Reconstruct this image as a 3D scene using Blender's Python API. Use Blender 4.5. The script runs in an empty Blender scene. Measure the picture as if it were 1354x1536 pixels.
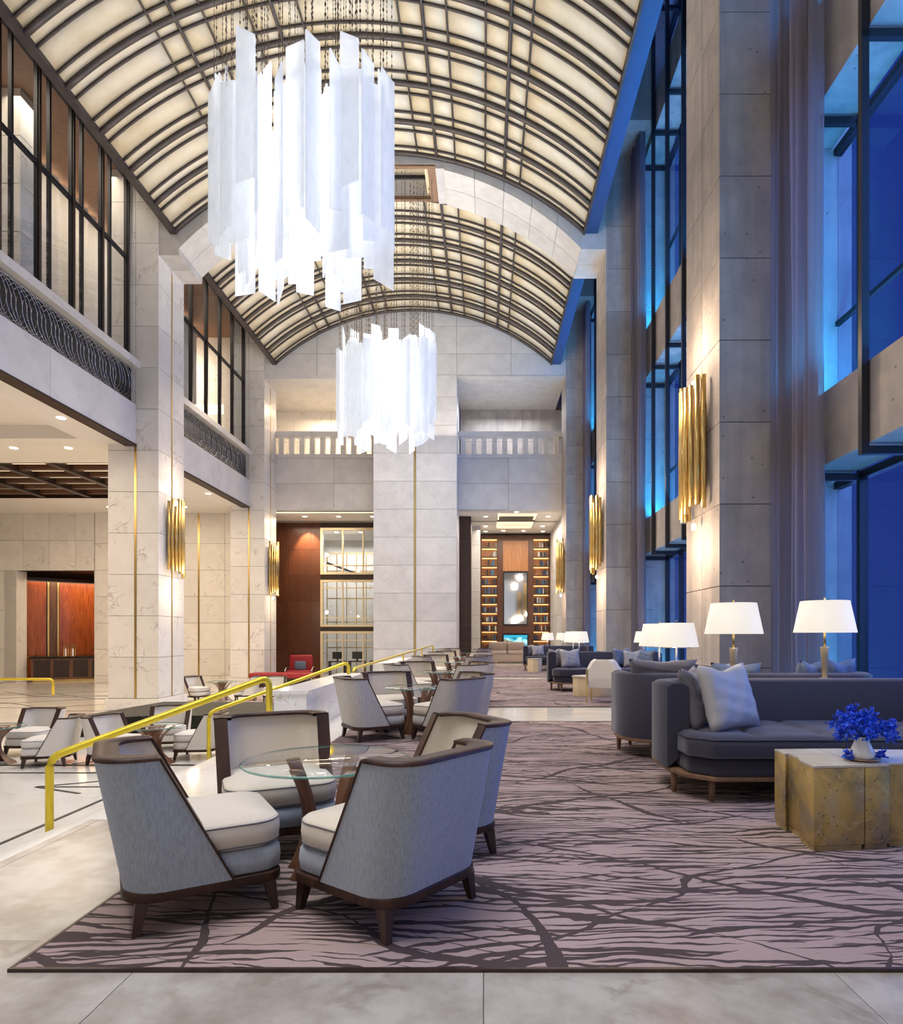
import bpy, bmesh, math, random
from mathutils import Vector, Matrix
random.seed(7)
PI = math.pi
S = bpy.context.scene
COL = S.collection
F = 950.0                      # focal length in pixels of the 1354x1536 frame

# ---------------------------------------------------------------- camera, world, light, exposure
cam = bpy.data.cameras.new('camera'); cam_o = bpy.data.objects.new('camera', cam); COL.objects.link(cam_o)
cam_o.location = (0, 0, 1.25); cam_o.rotation_euler = (PI/2, 0, 0)
cam.sensor_fit = 'VERTICAL'; cam.sensor_height = 24.0; cam.sensor_width = 24.0
cam.lens = 24.0*F/1536; cam.shift_x = -48/1536; cam.shift_y = 185/1536
cam.clip_start = 0.05; cam.clip_end = 300
S.camera = cam_o
S.view_settings.view_transform = 'Standard'; S.view_settings.look = 'None'
S.view_settings.gamma = 1.0; S.view_settings.use_curve_mapping = False
S.view_settings.exposure = 0.0
S.cycles.use_denoising = True
S.cycles.max_bounces = 7; S.cycles.diffuse_bounces = 4; S.cycles.glossy_bounces = 4
S.cycles.transparent_max_bounces = 24; S.cycles.transmission_bounces = 4
S.cycles.sample_clamp_indirect = 4.0; S.cycles.caustics_reflective = False; S.cycles.caustics_refractive = False

w = bpy.data.worlds.new('dusk'); S.world = w; w.use_nodes = True
nt = w.node_tree; nt.nodes.clear()
wo = nt.nodes.new('ShaderNodeOutputWorld'); bg = nt.nodes.new('ShaderNodeBackground')
tc = nt.nodes.new('ShaderNodeTexCoord'); sp = nt.nodes.new('ShaderNodeSeparateXYZ'); cr = nt.nodes.new('ShaderNodeValToRGB')
nt.links.new(tc.outputs['Generated'], sp.inputs[0]); nt.links.new(sp.outputs['Z'], cr.inputs[0])
nt.links.new(cr.outputs[0], bg.inputs[0]); nt.links.new(bg.outputs[0], wo.inputs[0])
cr.color_ramp.elements[0].position = 0.0; cr.color_ramp.elements[0].color = (.03, .065, .36, 1)
cr.color_ramp.elements[1].position = .9; cr.color_ramp.elements[1].color = (.02, .06, .46, 1)
bg.inputs[1].default_value = .62

def lamp(kind, loc, power, color, size=.3, sy=None, rot=(0, 0, 0), spot=None, blend=.5, spread=None):
    l = bpy.data.lights.new('light', kind); l.energy = power; l.color = color
    if kind == 'AREA':
        l.size = size
        if sy: l.shape = 'RECTANGLE'; l.size_y = sy
    elif kind == 'SPOT':
        l.shadow_soft_size = size; l.spot_size = spot; l.spot_blend = blend
    else: l.shadow_soft_size = size
    if spread: l.spread = spread
    o = bpy.data.objects.new('light', l); COL.objects.link(o); o.location = loc; o.rotation_euler = rot
    return o

WARM = (1, .80, .58); NEUT = (1, .93, .84); COOL = (.78, .87, 1); AZ = (.02, .44, 1)
# chandeliers (the nearest pair is foreground fill added overhead, no chandelier there)
for cy in (1.2, 9.5, 17.75):
    for dz in (7.8, 8.9):
        lamp('POINT', (-2.70, cy, dz), (130 if cy < 2 else 200 if cy < 12 else 340), (1, .94, .86), .5)
# broad soft downward fill added under the vault, no fixtures there
for cy in (2.5, 13.5, 22.0):
    lamp('AREA', (-2.8, cy, 11.8 if cy > 5 else 10.5), 430 if cy > 5 else 330, (1, .965, .92) if cy > 5 else (.96, .97, 1), 7, 4, spread=1.75)
# wide upward fill added below the vaults to brighten their panels evenly
for y0, y1 in ((10.4, 17.0), (18.6, 25.2)):
    lamp('AREA', (-2.8, (y0+y1)/2, 9.2), 270, (1, .90, .74), 8, y1-y0, (0, PI, 0))
# blue LED strips under the tall windows, and dusk light from outside
for y0, y1 in ((2, 8.6), (10.5, 17.0), (18.7, 25.2)):
    for z in (.06, 4.42, 9.4):
        lamp('AREA', (4.62, (y0+y1)/2, z), 210 if z > 1 else 100, AZ, .15, y1-y0, (0, PI, 0))
    lamp('AREA', (7.5, (y0+y1)/2, 8), 1200 if y0 < 5 else 600, (.12, .3, 1), 14, y1-y0, (0, PI/2, 0))
# under-mezzanine ceiling lights, upper gallery, balcony, library, lobby
lamp('AREA', (-13.0, 12, 6.3), 420, WARM, 4, 6); lamp('AREA', (-13.5, 20.5, 6.3), 500, WARM, 5, 6)
lamp('AREA', (-12.8, 13, 13.6), 800, WARM, 2, 7); lamp('AREA', (-12.8, 21.5, 13.6), 800, WARM, 2, 7); lamp('AREA', (-10.4, 17, 13.6), 300, WARM, 1, 12)
lamp('AREA', (-6.5, 27.9, 11.2), 170, WARM, 3, 1.2); lamp('AREA', (1.0, 27.9, 11.2), 110, (.9, .92, 1), 3, 1.2)
lamp('AREA', (1.4, 29.3, 6.3), 260, (1, .86, .7), 3.4, 4)
lamp('AREA', (-7.5, 28.2, 6.3), 110, WARM, 3, 1.5); lamp('AREA', (-7.0, 31.5, 6.0), 260, NEUT, 3, 2.5)
lamp('AREA', (-18.5, 29.5, 3.7), 200, (1, .78, .5), 4, 3)
lamp('AREA', (-14, 4, 6.2), 60, NEUT, 5, 6)
lamp('AREA', (-1.0, -3.8, 4.2), 75, (.86, .92, 1), 9, 6, (PI/2, 0, 0))      # cool fill added behind the camera, no window there

# ---------------------------------------------------------------- materials
def col4(c): return (c[0], c[1], c[2], 1)
class NT:
    def __init__(s, name):
        s.m = bpy.data.materials.new(name); s.m.use_nodes = True; s.t = s.m.node_tree
        s.b = s.t.nodes['Principled BSDF']; s.out = s.t.nodes['Material Output']
    def n(s, typ, **kw):
        q = s.t.nodes.new('ShaderNode'+typ)
        for k, v in kw.items():
            if k.startswith('i_'):
                key = k[2:].replace('_', ' ')
                key = int(key) if key.isdigit() else key
                q.inputs[key].default_value = v
            else: setattr(q, k, v)
        return q
    def l(s, a, b): s.t.links.new(a, b)
    def vec(s, mode, scale=(1, 1, 1), rot=(0, 0, 0)):
        mp = s.n('Mapping'); mp.inputs['Scale'].default_value = scale; mp.inputs['Rotation'].default_value = rot
        if mode == 'pos': g = s.n('NewGeometry'); s.l(g.outputs['Position'], mp.inputs['Vector'])
        else: g = s.n('TexCoord'); s.l(g.outputs['Object'], mp.inputs['Vector'])
        return mp
    def noise(s, vec, scale, detail=3, rough=.5, dist=0):
        q = s.n('TexNoise'); q.inputs['Scale'].default_value = scale; q.inputs['Detail'].default_value = detail
        q.inputs['Roughness'].default_value = rough; q.inputs['Distortion'].default_value = dist
        s.l(vec, q.inputs['Vector']); return q
    def ramp(s, fac, pts):
        q = s.n('ValToRGB'); r = q.color_ramp
        while len(r.elements) < len(pts): r.elements.new(.5)
        for e, (p, c) in zip(r.elements, pts): e.position = p; e.color = col4(c) if len(c) == 3 else c
        s.l(fac, q.inputs[0]); return q
    def mix(s, fac, a, b, mode='MIX'):
        q = s.n('Mix', data_type='RGBA', blend_type=mode)
        for i, v in ((0, fac), (6, a), (7, b)):
            if isinstance(v, (int, float)): q.inputs[i].default_value = v
            elif isinstance(v, tuple): q.inputs[i].default_value = col4(v)
            else: s.l(v, q.inputs[i])
        return q.outputs[2]
    def math(s, op, a, b=0.0, c=None):
        q = s.n('Math', operation=op)
        for i, v in enumerate((a, b) if c is None else (a, b, c)):
            if isinstance(v, (int, float)): q.inputs[i].default_value = v
            else: s.l(v, q.inputs[i])
        return q.outputs[0]
    def bump(s, h, strength=.3, dist=.01):
        q = s.n('Bump'); q.inputs['Strength'].default_value = strength; q.inputs['Distance'].default_value = dist
        s.l(h, q.inputs['Height']); s.l(q.outputs[0], s.b.inputs['Normal'])
    def set(s, color=None, rough=None, metal=None, **kw):
        if color is not None:
            if isinstance(color, tuple): s.b.inputs['Base Color'].default_value = col4(color)
            else: s.l(color, s.b.inputs['Base Color'])
        if rough is not None: s.b.inputs['Roughness'].default_value = rough
        if metal is not None: s.b.inputs['Metallic'].default_value = metal
        for k, v in kw.items(): s.b.inputs[k].default_value = v
        return s.m

def plain(name, c, rough=.5, metal=0, var=.08, scale=6, bump=0, **kw):
    t = NT(name); v = t.vec('obj')
    nz = t.noise(v.outputs[0], scale, 4)
    lo = tuple(x*(1-var) for x in c); hi = tuple(min(1, x*(1+var)) for x in c)
    r = t.ramp(nz.outputs['Fac'], [(.3, lo), (.7, hi)])
    if bump: t.bump(nz.outputs['Fac'], bump, .01)
    return t.set(r.outputs[0], rough, metal, **kw)

def glow(name, c, strength):
    t = NT(name); t.b.inputs['Emission Color'].default_value = col4(c); t.b.inputs['Emission Strength'].default_value = strength
    return t.set(c, .5)

def stone(name, base, vein, dark, rough=.3, vscale=1.0, vw=.012, amount=.5, rnd=.10, pits=0, blotch=.35, streak=None):
    t = NT(name); v = t.vec('pos', rot=(.4, .5, .3))
    oi = t.n('ObjectInfo'); add = t.n('VectorMath', operation='ADD'); sc = t.n('VectorMath', operation='SCALE')
    cmb = t.n('CombineXYZ'); t.l(oi.outputs['Random'], cmb.inputs[0]); t.l(oi.outputs['Random'], cmb.inputs[2])
    t.l(cmb.outputs[0], sc.inputs[0]); sc.inputs['Scale'].default_value = 17
    t.l(v.outputs[0], add.inputs[0]); t.l(sc.outputs[0], add.inputs[1]); p = add.outputs[0]
    n1 = t.noise(p, .9*vscale, 5, .6, .6); n2 = t.noise(p, 2.3*vscale, 6, .6)
    base2 = tuple(a*(1-blotch)+b*blotch for a, b in zip(base, dark))
    c = t.ramp(n2.outputs['Fac'], [(.35, base2), (.62, base)]).outputs[0]
    d = t.math('ABSOLUTE', t.math('SUBTRACT', n1.outputs['Fac'], .5))
    m = t.ramp(d, [(0, (amount,)*3), (vw, (0, 0, 0))]).outputs[0]
    n3 = t.noise(p, 1.7*vscale, 2); mask = t.ramp(n3.outputs['Fac'], [(.45, (0, 0, 0)), (.6, (1, 1, 1))]).outputs[0]
    m = t.math('MULTIPLY', m, mask); c = t.mix(m, c, vein)
    if streak:
        vs = t.vec('pos', scale=(3, 3, .25)); ns = t.noise(vs.outputs[0], 1.6, 4)
        c = t.mix(t.ramp(ns.outputs['Fac'], [(.42, (0, 0, 0)), (.75, (streak,)*3)]).outputs[0], c, dark)
    val = t.math('MULTIPLY_ADD', oi.outputs['Random'], 2*rnd, 1-rnd)
    hs = t.n('HueSaturation'); t.l(c, hs.inputs['Color']); t.l(val, hs.inputs['Value']); c = hs.outputs[0]
    if pits:
        vp = t.vec('pos'); vo = t.n('TexVoronoi', i_Scale=pits); t.l(vp.outputs[0], vo.inputs['Vector'])
        pm = t.ramp(vo.outputs['Distance'], [(.06, (1, 1, 1)), (.10, (0, 0, 0))]).outputs[0]
        c = t.mix(t.math('MULTIPLY', pm, .75), c, tuple(x*.25 for x in base))
    fn = t.noise(p, 30, 4); t.bump(fn.outputs['Fac'], .12 if rough > .2 else .01, .01)
    return t.set(c, rough)

M = {}
M['marble'] = stone('marble_cladding', (.80, .76, .70), (.36, .30, .26), (.66, .61, .55), .32, 1.0, .014, .6, .06)
M['marble_cool'] = stone('travertine_pale', (.70, .68, .67), (.50, .47, .45), (.55, .54, .54), .42, .8, .02, .4, .07, blotch=.6)
M['marble_floor'] = stone('floor_marble', (.42, .385, .34), (.20, .155, .12), (.26, .22, .185), .20, 1.6, .05, .55, .0, blotch=.9)
M['marble_floor'].node_tree.nodes['Principled BSDF'].inputs['Specular IOR Level'].default_value = .18
M['marble_low'] = stone('lower_floor_marble', (.78, .74, .66), (.5, .45, .38), (.66, .6, .52), .09, .6, .02, .3, .03, blotch=.5)
M['marble_white'] = stone('white_marble', (.84, .83, .81), (.40, .38, .38), (.74, .73, .72), .18, 1.3, .012, .8, .02)
M['concrete'] = stone('board_concrete', (.51, .455, .41), (.34, .31, .30), (.31, .28, .27), .62, .8, .02, .3, .09, pits=5.0, blotch=.7, streak=.85)
M['granite'] = stone('dark_granite', (.022, .024, .018), (.15, .15, .12), (.008, .009, .007), .4, 2.6, .025, .5, .05)
M['granite'].node_tree.nodes['Principled BSDF'].inputs['Specular IOR Level'].default_value = .12
M['beam'] = stone('beam_stone', (.62, .59, .55), (.4, .37, .35), (.45, .42, .4), .5, 1, .015, .3, .08, blotch=.5, streak=.3)
M['gold_stone'] = None
M['joint'] = plain('joint_dark', (.10, .09, .08), .8)
M['white'] = plain('ceiling_paint', (.84, .80, .74), .7, var=.02)
M['black_metal'] = plain('dark_bronze_steel', (.022, .021, .026), .42, .3)
M['rib'] = plain('vault_rib_steel', (.075, .06, .055), .5, .2, .25, 3)
M['bluelit_steel'] = plain('steel_blue_window_light', (.02, .07, .20), .45, .2)  # blue light from the windows put into the steel's colour
M['brass'] = plain('satin_brass', (.72, .50, .18), .28, 1, .1)
M['brass_rail'] = plain('lacquered_brass_rail', (.72, .55, .04), .3, .6, .08, 3)
M['brass_light'] = plain('pale_brass', (.80, .66, .42), .38, .15, .06)
M['chrome'] = plain('polished_nickel', (.6, .6, .62), .18, 1)
M['chain'] = plain('aged_chain', (.16, .12, .08), .45, .6)
M['lampshade'] = glow('lit_lampshade', (1, .90, .76), .76); M['lampshade'].node_tree.nodes['Principled BSDF'].inputs['Base Color'].default_value = (.32, .30, .27, 1)
M['downlight'] = glow('lit_downlight', (1, .93, .8), 6)
M['cove'] = glow('lit_cove', (1, .86, .58), 1.1)
M['tray_glow'] = glow('tray_lid_painted_glow', (1, .88, .66), .62)  # cove light on the tray lid imitated by emission
M['shelf_glow'] = glow('shelf_light_strip', (1, .62, .25), 2.2)
M['bulb'] = glow('lit_bulb', (1, .9, .7), 9)
M['mirror'] = plain('mirror_glass', (.62, .64, .66), .05, 1, .01)
M['screen_frame'] = plain('black_plastic', (.01, .01, .012), .3)
M['porcelain'] = plain('white_porcelain', (.85, .84, .82), .12, var=.01)
M['saucer'] = plain('tan_saucer', (.5, .33, .24), .4)
M['stem'] = plain('green_stem', (.06, .14, .04), .5)
M['blossom'] = plain('blue_blossom', (.02, .10, .95), .5, var=.45, scale=20)
M['red'] = plain('red_upholstery', (.35, .015, .02), .5)
M['purple_pillow'] = None
M['leather'] = plain('white_leather', (.72, .70, .68), .45, var=.04)
M['curtain'] = None

def wood(name, a, b, rough=.35, scale=(1, 1, .12), ws=9):
    t = NT(name); v = t.vec('obj', scale=scale)
    nz = t.noise(v.outputs[0], ws, 5, .55, 1.2)
    oi = t.n('ObjectInfo')
    c = t.ramp(nz.outputs['Fac'], [(.3, a), (.7, b)]).outputs[0]
    hs = t.n('HueSaturation'); t.l(c, hs.inputs['Color']); t.l(t.math('MULTIPLY_ADD', oi.outputs['Random'], .24, .88), hs.inputs['Value'])
    return t.set(hs.outputs[0], rough)
M['wood_dark'] = wood('espresso_wood', (.022, .011, .008), (.05, .025, .017), .35)
M['wood_dark2'] = wood('dark_walnut_trim', (.022, .011, .008), (.060, .026, .016), .42); M['wood_dark2'].node_tree.nodes['Principled BSDF'].inputs['Specular IOR Level'].default_value = .25
M['wood_walnut'] = wood('walnut_wood', (.10, .042, .022), (.20, .09, .048), .32)
M['wood_wall'] = wood('walnut_wall_panel', (.075, .026, .013), (.135, .05, .026), .3)
M['wood_cherry'] = wood('cherry_panel', (.22, .045, .012), (.42, .10, .028), .2)
M['wood_honey'] = wood('honey_panel', (.36, .15, .055), (.55, .25, .10), .35)
M['wood_mid'] = wood('sofa_wood', (.16, .085, .045), (.28, .16, .09), .4)
M['wood_ceiling'] = wood('gallery_ceiling_wood', (.26, .14, .08), (.38, .21, .13), .5)

def fabric(name, c, fine=400, c2=None, rough=.9, sheen=.2, stripes=0):
    t = NT(name); v = t.vec('obj'); n1 = t.noise(v.outputs[0], fine, 2); n2 = t.noise(v.outputs[0], 5, 3)
    a = t.ramp(n1.outputs['Fac'], [(.35, tuple(x*.80 for x in c)), (.65, c2 or tuple(min(1, x*1.12) for x in c))]).outputs[0]
    a = t.mix(t.math('MULTIPLY', n2.outputs['Fac'], .25), a, tuple(x*.78 for x in c))
    if stripes:
        wv = t.vec('obj', scale=(stripes, stripes, stripes*.12)); ns = t.noise(wv.outputs[0], 1, 1)
        a = t.mix(t.ramp(ns.outputs['Fac'], [(.45, (0, 0, 0)), (.6, (.45,)*3)]).outputs[0], a, tuple(x*.6 for x in c))
    t.bump(n1.outputs['Fac'], .35, .003); t.b.inputs['Sheen Weight'].default_value = sheen
    return t.set(a, rough)
M['tweed'] = fabric('grey_tweed_cool_lit', (.37, .40, .45), 420, stripes=190)  # grey tweed, bluer from cool light put into its colour
M['tweed_back'] = fabric('grey_tweed_warm_lit', (.54, .51, .47), 300, stripes=150)  # same tweed for the farther chairs, warmer light put into its colour
M['cream'] = fabric('cream_linen', (.66, .58, .47), 420)
M['cream_pale'] = fabric('pale_cream_linen', (.74, .69, .62), 200)
M['slate'] = fabric('slate_upholstery', (.034, .031, .052), 350, sheen=.25)
M['pillow_dark'] = fabric('charcoal_satin', (.11, .10, .115), 500, rough=.5)
M['pillow_light'] = fabric('silver_satin', (.42, .39, .385), 500, rough=.45)
M['pillow_blue'] = fabric('blue_grey_satin', (.13, .17, .26), 500, rough=.5)
M['pillow_taupe'] = fabric('taupe_satin', (.26, .22, .21), 500, rough=.5)
M['beige'] = fabric('beige_upholstery', (.42, .33, .28), 200)

def carpet_mat():
    t = NT('taupe_carpet_with_dark_scribbled_lines')
    def lines(scale, rot, ns, mult, width, det=1.5, dist=.3):
        v = t.vec('pos', scale=scale, rot=(0, 0, rot)); q = t.noise(v.outputs[0], ns, det, .5, dist)
        f = t.math('FRACT', t.math('MULTIPLY', q.outputs['Fac'], mult))
        d = t.math('ABSOLUTE', t.math('SUBTRACT', f, .5))
        return t.math('LESS_THAN', d, width)
    gv = t.vec('pos')
    def strokes(rot, spacing, warp, ws, width, msc, mthr, wave=(1, 1)):
        """long thin strokes: a warped coordinate cut at even steps, broken up by a stretched mask"""
        v = t.vec('pos', rot=(0, 0, rot)); sx = t.n('SeparateXYZ'); t.l(v.outputs[0], sx.inputs[0])
        vw_ = t.vec('pos', scale=(ws[0], ws[1], 1), rot=(0, 0, rot)); nw = t.noise(vw_.outputs[0], 1.0, 2, .5)
        vj = t.vec('pos', scale=(6, 6, 1)); nj = t.noise(vj.outputs[0], 1.0, 2, .6)
        y = t.math('MULTIPLY_ADD', nw.outputs['Fac'], warp, sx.outputs['Y']); y = t.math('MULTIPLY_ADD', nj.outputs['Fac'], .05, y)
        f = t.math('FRACT', t.math('MULTIPLY', y, 1/spacing)); d = t.math('ABSOLUTE', t.math('SUBTRACT', f, .5))
        vm = t.vec('pos', scale=(msc[0], msc[1], 1), rot=(0, 0, rot)); nm = t.noise(vm.outputs[0], 1.0, 3, .55)
        wv_ = t.math('MULTIPLY', t.math('SUBTRACT', nm.outputs['Fac'], mthr), width)
        return t.math('LESS_THAN', d, wv_)
    ls = [strokes(.03, .055, .8, (.45, .9), 1.5, (1.3, 7), .43), strokes(-.16, .085, 1.0, (.4, .8), 1.2, (1.2, 6), .45),
          strokes(.14, .12, 1.1, (.5, .7), .8, (1.0, 5), .47), strokes(.45, .62, 1.2, (.5, .5), .16, (.8, 1.2), .36),
          strokes(-.55, .8, 1.4, (.5, .5), .14, (.8, 1.2), .38), strokes(1.15, 1.5, 1.6, (.5, .5), .12, (1.5, 1.2), .42)]
    m = ls[0]
    for q in ls[1:]: m = t.math('MAXIMUM', m, q)
    fn = t.noise(gv.outputs[0], 220, 2); bl = t.noise(gv.outputs[0], .6, 3)
    base = t.ramp(bl.outputs['Fac'], [(.35, (.33, .235, .22)), (.65, (.42, .31, .28))]).outputs[0]
    base = t.mix(t.math('MULTIPLY', fn.outputs['Fac'], .3), base, (.2, .14, .14))
    c = t.mix(t.math('MULTIPLY', m, .92), base, (.030, .016, .016))
    h = t.math('SUBTRACT', t.math('MULTIPLY', fn.outputs['Fac'], .4), m); t.bump(h, .5, .006)
    return t.set(c, .95)
M['carpet'] = carpet_mat()

def gold_stone_mat():
    t = NT('gold_patina_stone'); v = t.vec('pos')
    n1 = t.noise(v.outputs[0], 3.2, 6, .65, .5); n2 = t.noise(v.outputs[0], 8, 5, .6)
    c = t.ramp(n1.outputs['Fac'], [(.30, (.16, .13, .10)), (.44, (.34, .24, .10)), (.56, (.52, .35, .11)), (.72, (.46, .37, .24))]).outputs[0]
    c = t.mix(t.ramp(n2.outputs['Fac'], [(.5, (0, 0, 0)), (.68, (.6,)*3)]).outputs[0], c, (.30, .26, .21))
    n3 = t.noise(v.outputs[0], 1.6, 5, .6, 1.5)
    cr_ = t.ramp(t.math('ABSOLUTE', t.math('SUBTRACT', n3.outputs['Fac'], .5)), [(0, (.3,)*3), (.005, (0, 0, 0))]).outputs[0]
    c = t.mix(cr_, c, (.75, .70, .6))
    vo = t.n('TexVoronoi', i_Scale=26); t.l(v.outputs[0], vo.inputs['Vector'])
    c = t.mix(t.ramp(vo.outputs['Distance'], [(.10, (.8,)*3), (.16, (0, 0, 0))]).outputs[0], c, (.07, .05, .03))
    t.bump(n2.outputs['Fac'], .25, .01)
    return t.set(c, .42, .25)
M['gold_stone'] = gold_stone_mat()
M['stone_top'] = stone('pale_table_top', (.62, .55, .44), (.4, .33, .22), (.45, .38, .28), .3, 2.5, .03, .5, .02, blotch=.6)

def panel_mat():
    t = NT('laylight_panel'); v = t.vec('pos'); n1 = t.noise(v.outputs[0], 1.1, 5, .6); n2 = t.noise(v.outputs[0], 14, 5, .7)
    oi = t.n('ObjectInfo')
    c = t.ramp(n1.outputs['Fac'], [(.35, (.62, .50, .30)), (.6, (.74, .64, .46))]).outputs[0]
    c = t.mix(t.ramp(n2.outputs['Fac'], [(.60, (0, 0, 0)), (.75, (.5,)*3)]).outputs[0], c, (.45, .36, .22))
    c = t.mix(t.math('MULTIPLY', oi.outputs['Random'], .35), c, (.74, .70, .62))
    return t.set(c, .6)
M['panel'] = panel_mat()

def glassy(name, tint, refl=.9, rough=.02, ior=1.5):
    t = NT(name); t.t.nodes.remove(t.b)
    tr = t.n('BsdfTransparent'); tr.inputs[0].default_value = col4(tint)
    gl = t.n('BsdfGlossy'); gl.inputs['Roughness'].default_value = rough; gl.inputs['Color'].default_value = (refl, refl, refl, 1)
    fr = t.n('Fresnel', i_IOR=ior); mx = t.n('MixShader'); ge = t.n('NewGeometry')
    t.l(t.math('MULTIPLY', fr.outputs[0], t.math('SUBTRACT', 1.0, ge.outputs['Backfacing'])), mx.inputs[0]); t.l(tr.outputs[0], mx.inputs[1]); t.l(gl.outputs[0], mx.inputs[2]); t.l(mx.outputs[0], t.out.inputs[0])
    return t.m
M['glass'] = glassy('window_glass', (.86, .9, .95))
M['table_glass'] = glassy('table_glass', (.965, .985, .975), .95, .02, 1.3)
M['glass_rim'] = plain('green_glass_edge', (.10, .30, .26), .1, 0, .05, Alpha=.8)

def sheer():
    t = NT('sheer_curtain'); v = t.vec('obj', scale=(1, 1, .02)); n1 = t.noise(v.outputs[0], 12, 2)
    t.t.nodes.remove(t.b)
    tr = t.n('BsdfTransparent'); df = t.n('BsdfDiffuse'); tl = t.n('BsdfTranslucent')
    c = t.ramp(n1.outputs['Fac'], [(.3, (.26, .23, .26)), (.7, (.40, .35, .38))]).outputs[0]
    t.l(c, df.inputs[0]); t.l(c, tl.inputs[0]); m1 = t.n('MixShader', i_0=.4); m2 = t.n('MixShader', i_0=.22)
    t.l(df.outputs[0], m1.inputs[1]); t.l(tl.outputs[0], m1.inputs[2]); t.l(m1.outputs[0], m2.inputs[1]); t.l(tr.outputs[0], m2.inputs[2])
    t.l(m2.outputs[0], t.out.inputs[0]); return t.m
M['curtain'] = sheer()

def acrylic():
    t = NT('frosted_acrylic_strip'); t.t.nodes.remove(t.b)
    v = t.vec('obj', scale=(1, 1, .4)); n1 = t.noise(v.outputs[0], 9, 4)
    tr = t.n('BsdfTransparent'); df = t.n('BsdfDiffuse'); tl = t.n('BsdfTranslucent'); em = t.n('Emission'); gl = t.n('BsdfGlossy', i_Roughness=.25)
    c = t.ramp(n1.outputs['Fac'], [(.3, (.66, .71, .78)), (.7, (.80, .83, .88))]).outputs[0]
    t.l(c, df.inputs[0]); t.l(c, tl.inputs[0]); em.inputs[0].default_value = (1, .98, .95, 1); em.inputs[1].default_value = .17
    m1 = t.n('MixShader', i_0=.62); t.l(df.outputs[0], m1.inputs[1]); t.l(tl.outputs[0], m1.inputs[2])
    m2 = t.n('MixShader', i_0=.10); t.l(m1.outputs[0], m2.inputs[1]); t.l(gl.outputs[0], m2.inputs[2])
    m3 = t.n('MixShader', i_0=.28); t.l(m2.outputs[0], m3.inputs[1]); t.l(tr.outputs[0], m3.inputs[2])
    ad = t.n('AddShader'); t.l(m3.outputs[0], ad.inputs[0]); t.l(em.outputs[0], ad.inputs[1]); t.l(ad.outputs[0], t.out.inputs[0])
    return t.m
M['acrylic'] = acrylic()

# ---------------------------------------------------------------- helpers
def link(o, parent=None):
    COL.objects.link(o)
    if parent is not None: o.parent = parent
    return o
def tag(o, label=None, cat=None, group=None, kind=None):
    if label: o['label'] = label
    if cat: o['category'] = cat
    if group: o['group'] = group
    if kind: o['kind'] = kind
    return o
def empty(name, loc=(0, 0, 0), rz=0, parent=None):
    o = bpy.data.objects.new(name, None); o.empty_display_size = .1
    o.location = loc; o.rotation_euler = (0, 0, rz); return link(o, parent)

class MB:
    def __init__(s): s.bm = bmesh.new()
    def box(s, x0, x1, y0, y1, z0, z1, mat=None):
        vs = [s.bm.verts.new((x, y, z)) for z in (z0, z1) for x, y in ((x0, y0), (x1, y0), (x1, y1), (x0, y1))]
        for f in ((3, 2, 1, 0), (4, 5, 6, 7), (0, 1, 5, 4), (1, 2, 6, 5), (2, 3, 7, 6), (3, 0, 4, 7)): s.bm.faces.new([vs[i] for i in f])
        if mat is not None:
            for v in vs: v.co = mat @ v.co
        return s
    def prism(s, pts, z0, z1):
        a = [s.bm.verts.new((x, y, z0)) for x, y in pts]; b = [s.bm.verts.new((x, y, z1)) for x, y in pts]; n = len(pts)
        s.bm.faces.new(a[::-1]); s.bm.faces.new(b)
        for i in range(n): s.bm.faces.new((a[i], a[(i+1) % n], b[(i+1) % n], b[i]))
        return s
    def grid(s, rows, close=False, smooth=True):
        vr = [[s.bm.verts.new(p) for p in r] for r in rows]
        for a, b in zip(vr, vr[1:]):
            n = len(a)
            for i in range(n if close else n-1):
                f = s.bm.faces.new((a[i], a[(i+1) % n], b[(i+1) % n], b[i])); f.smooth = smooth
        return vr
    def lathe(s, prof, n=24, c=(0, 0, 0), caps=True):
        rows = [[(c[0]+r*math.cos(2*PI*i/n), c[1]+r*math.sin(2*PI*i/n), c[2]+z) for i in range(n)] for r, z in prof]
        vr = s.grid(rows, True)
        for k, r in ((0, prof[0][0]), (-1, prof[-1][0])):
            if caps and r > 1e-4: s.bm.faces.new(vr[k] if k else vr[k][::-1])
        return s
    def tube(s, pts, r, n=10, caps=True):
        P = [Vector(p) for p in pts]; rows = []
        for i, p in enumerate(P):
            d = (P[min(i+1, len(P)-1)]-P[max(i-1, 0)]).normalized()
            u = d.cross(Vector((0, 0, 1)) if abs(d.z) < .95 else Vector((0, 1, 0))).normalized(); v = d.cross(u)
            rr = r[i] if isinstance(r, (list, tuple)) else r
            rows.append([p+(u*math.cos(2*PI*k/n)+v*math.sin(2*PI*k/n))*rr for k in range(n)])
        vr = s.grid(rows, True)
        if caps: s.bm.faces.new(vr[0][::-1]); s.bm.faces.new(vr[-1])
        return s
    def mesh(s, name):
        bmesh.ops.recalc_face_normals(s.bm, faces=s.bm.faces)
        me = bpy.data.meshes.new(name); s.bm.to_mesh(me); s.bm.free(); return me
    def obj(s, name, mat, parent=None, loc=(0, 0, 0), rz=0, bevel=0, segs=3, subd=0):
        me = s.mesh(name); me.materials.append(M[mat] if isinstance(mat, str) else mat)
        o = bpy.data.objects.new(name, me); o.location = loc; o.rotation_euler = (0, 0, rz); link(o, parent)
        if bevel:
            b = o.modifiers.new('round', 'BEVEL'); b.width = bevel; b.segments = segs; b.limit_method = 'ANGLE'; b.angle_limit = math.radians(35)
            for p in me.polygons: p.use_smooth = True
            b.harden_normals = False
        if subd: q = o.modifiers.new('soft', 'SUBSURF'); q.levels = subd; q.render_levels = subd
        return o
_cubes = {}
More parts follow.
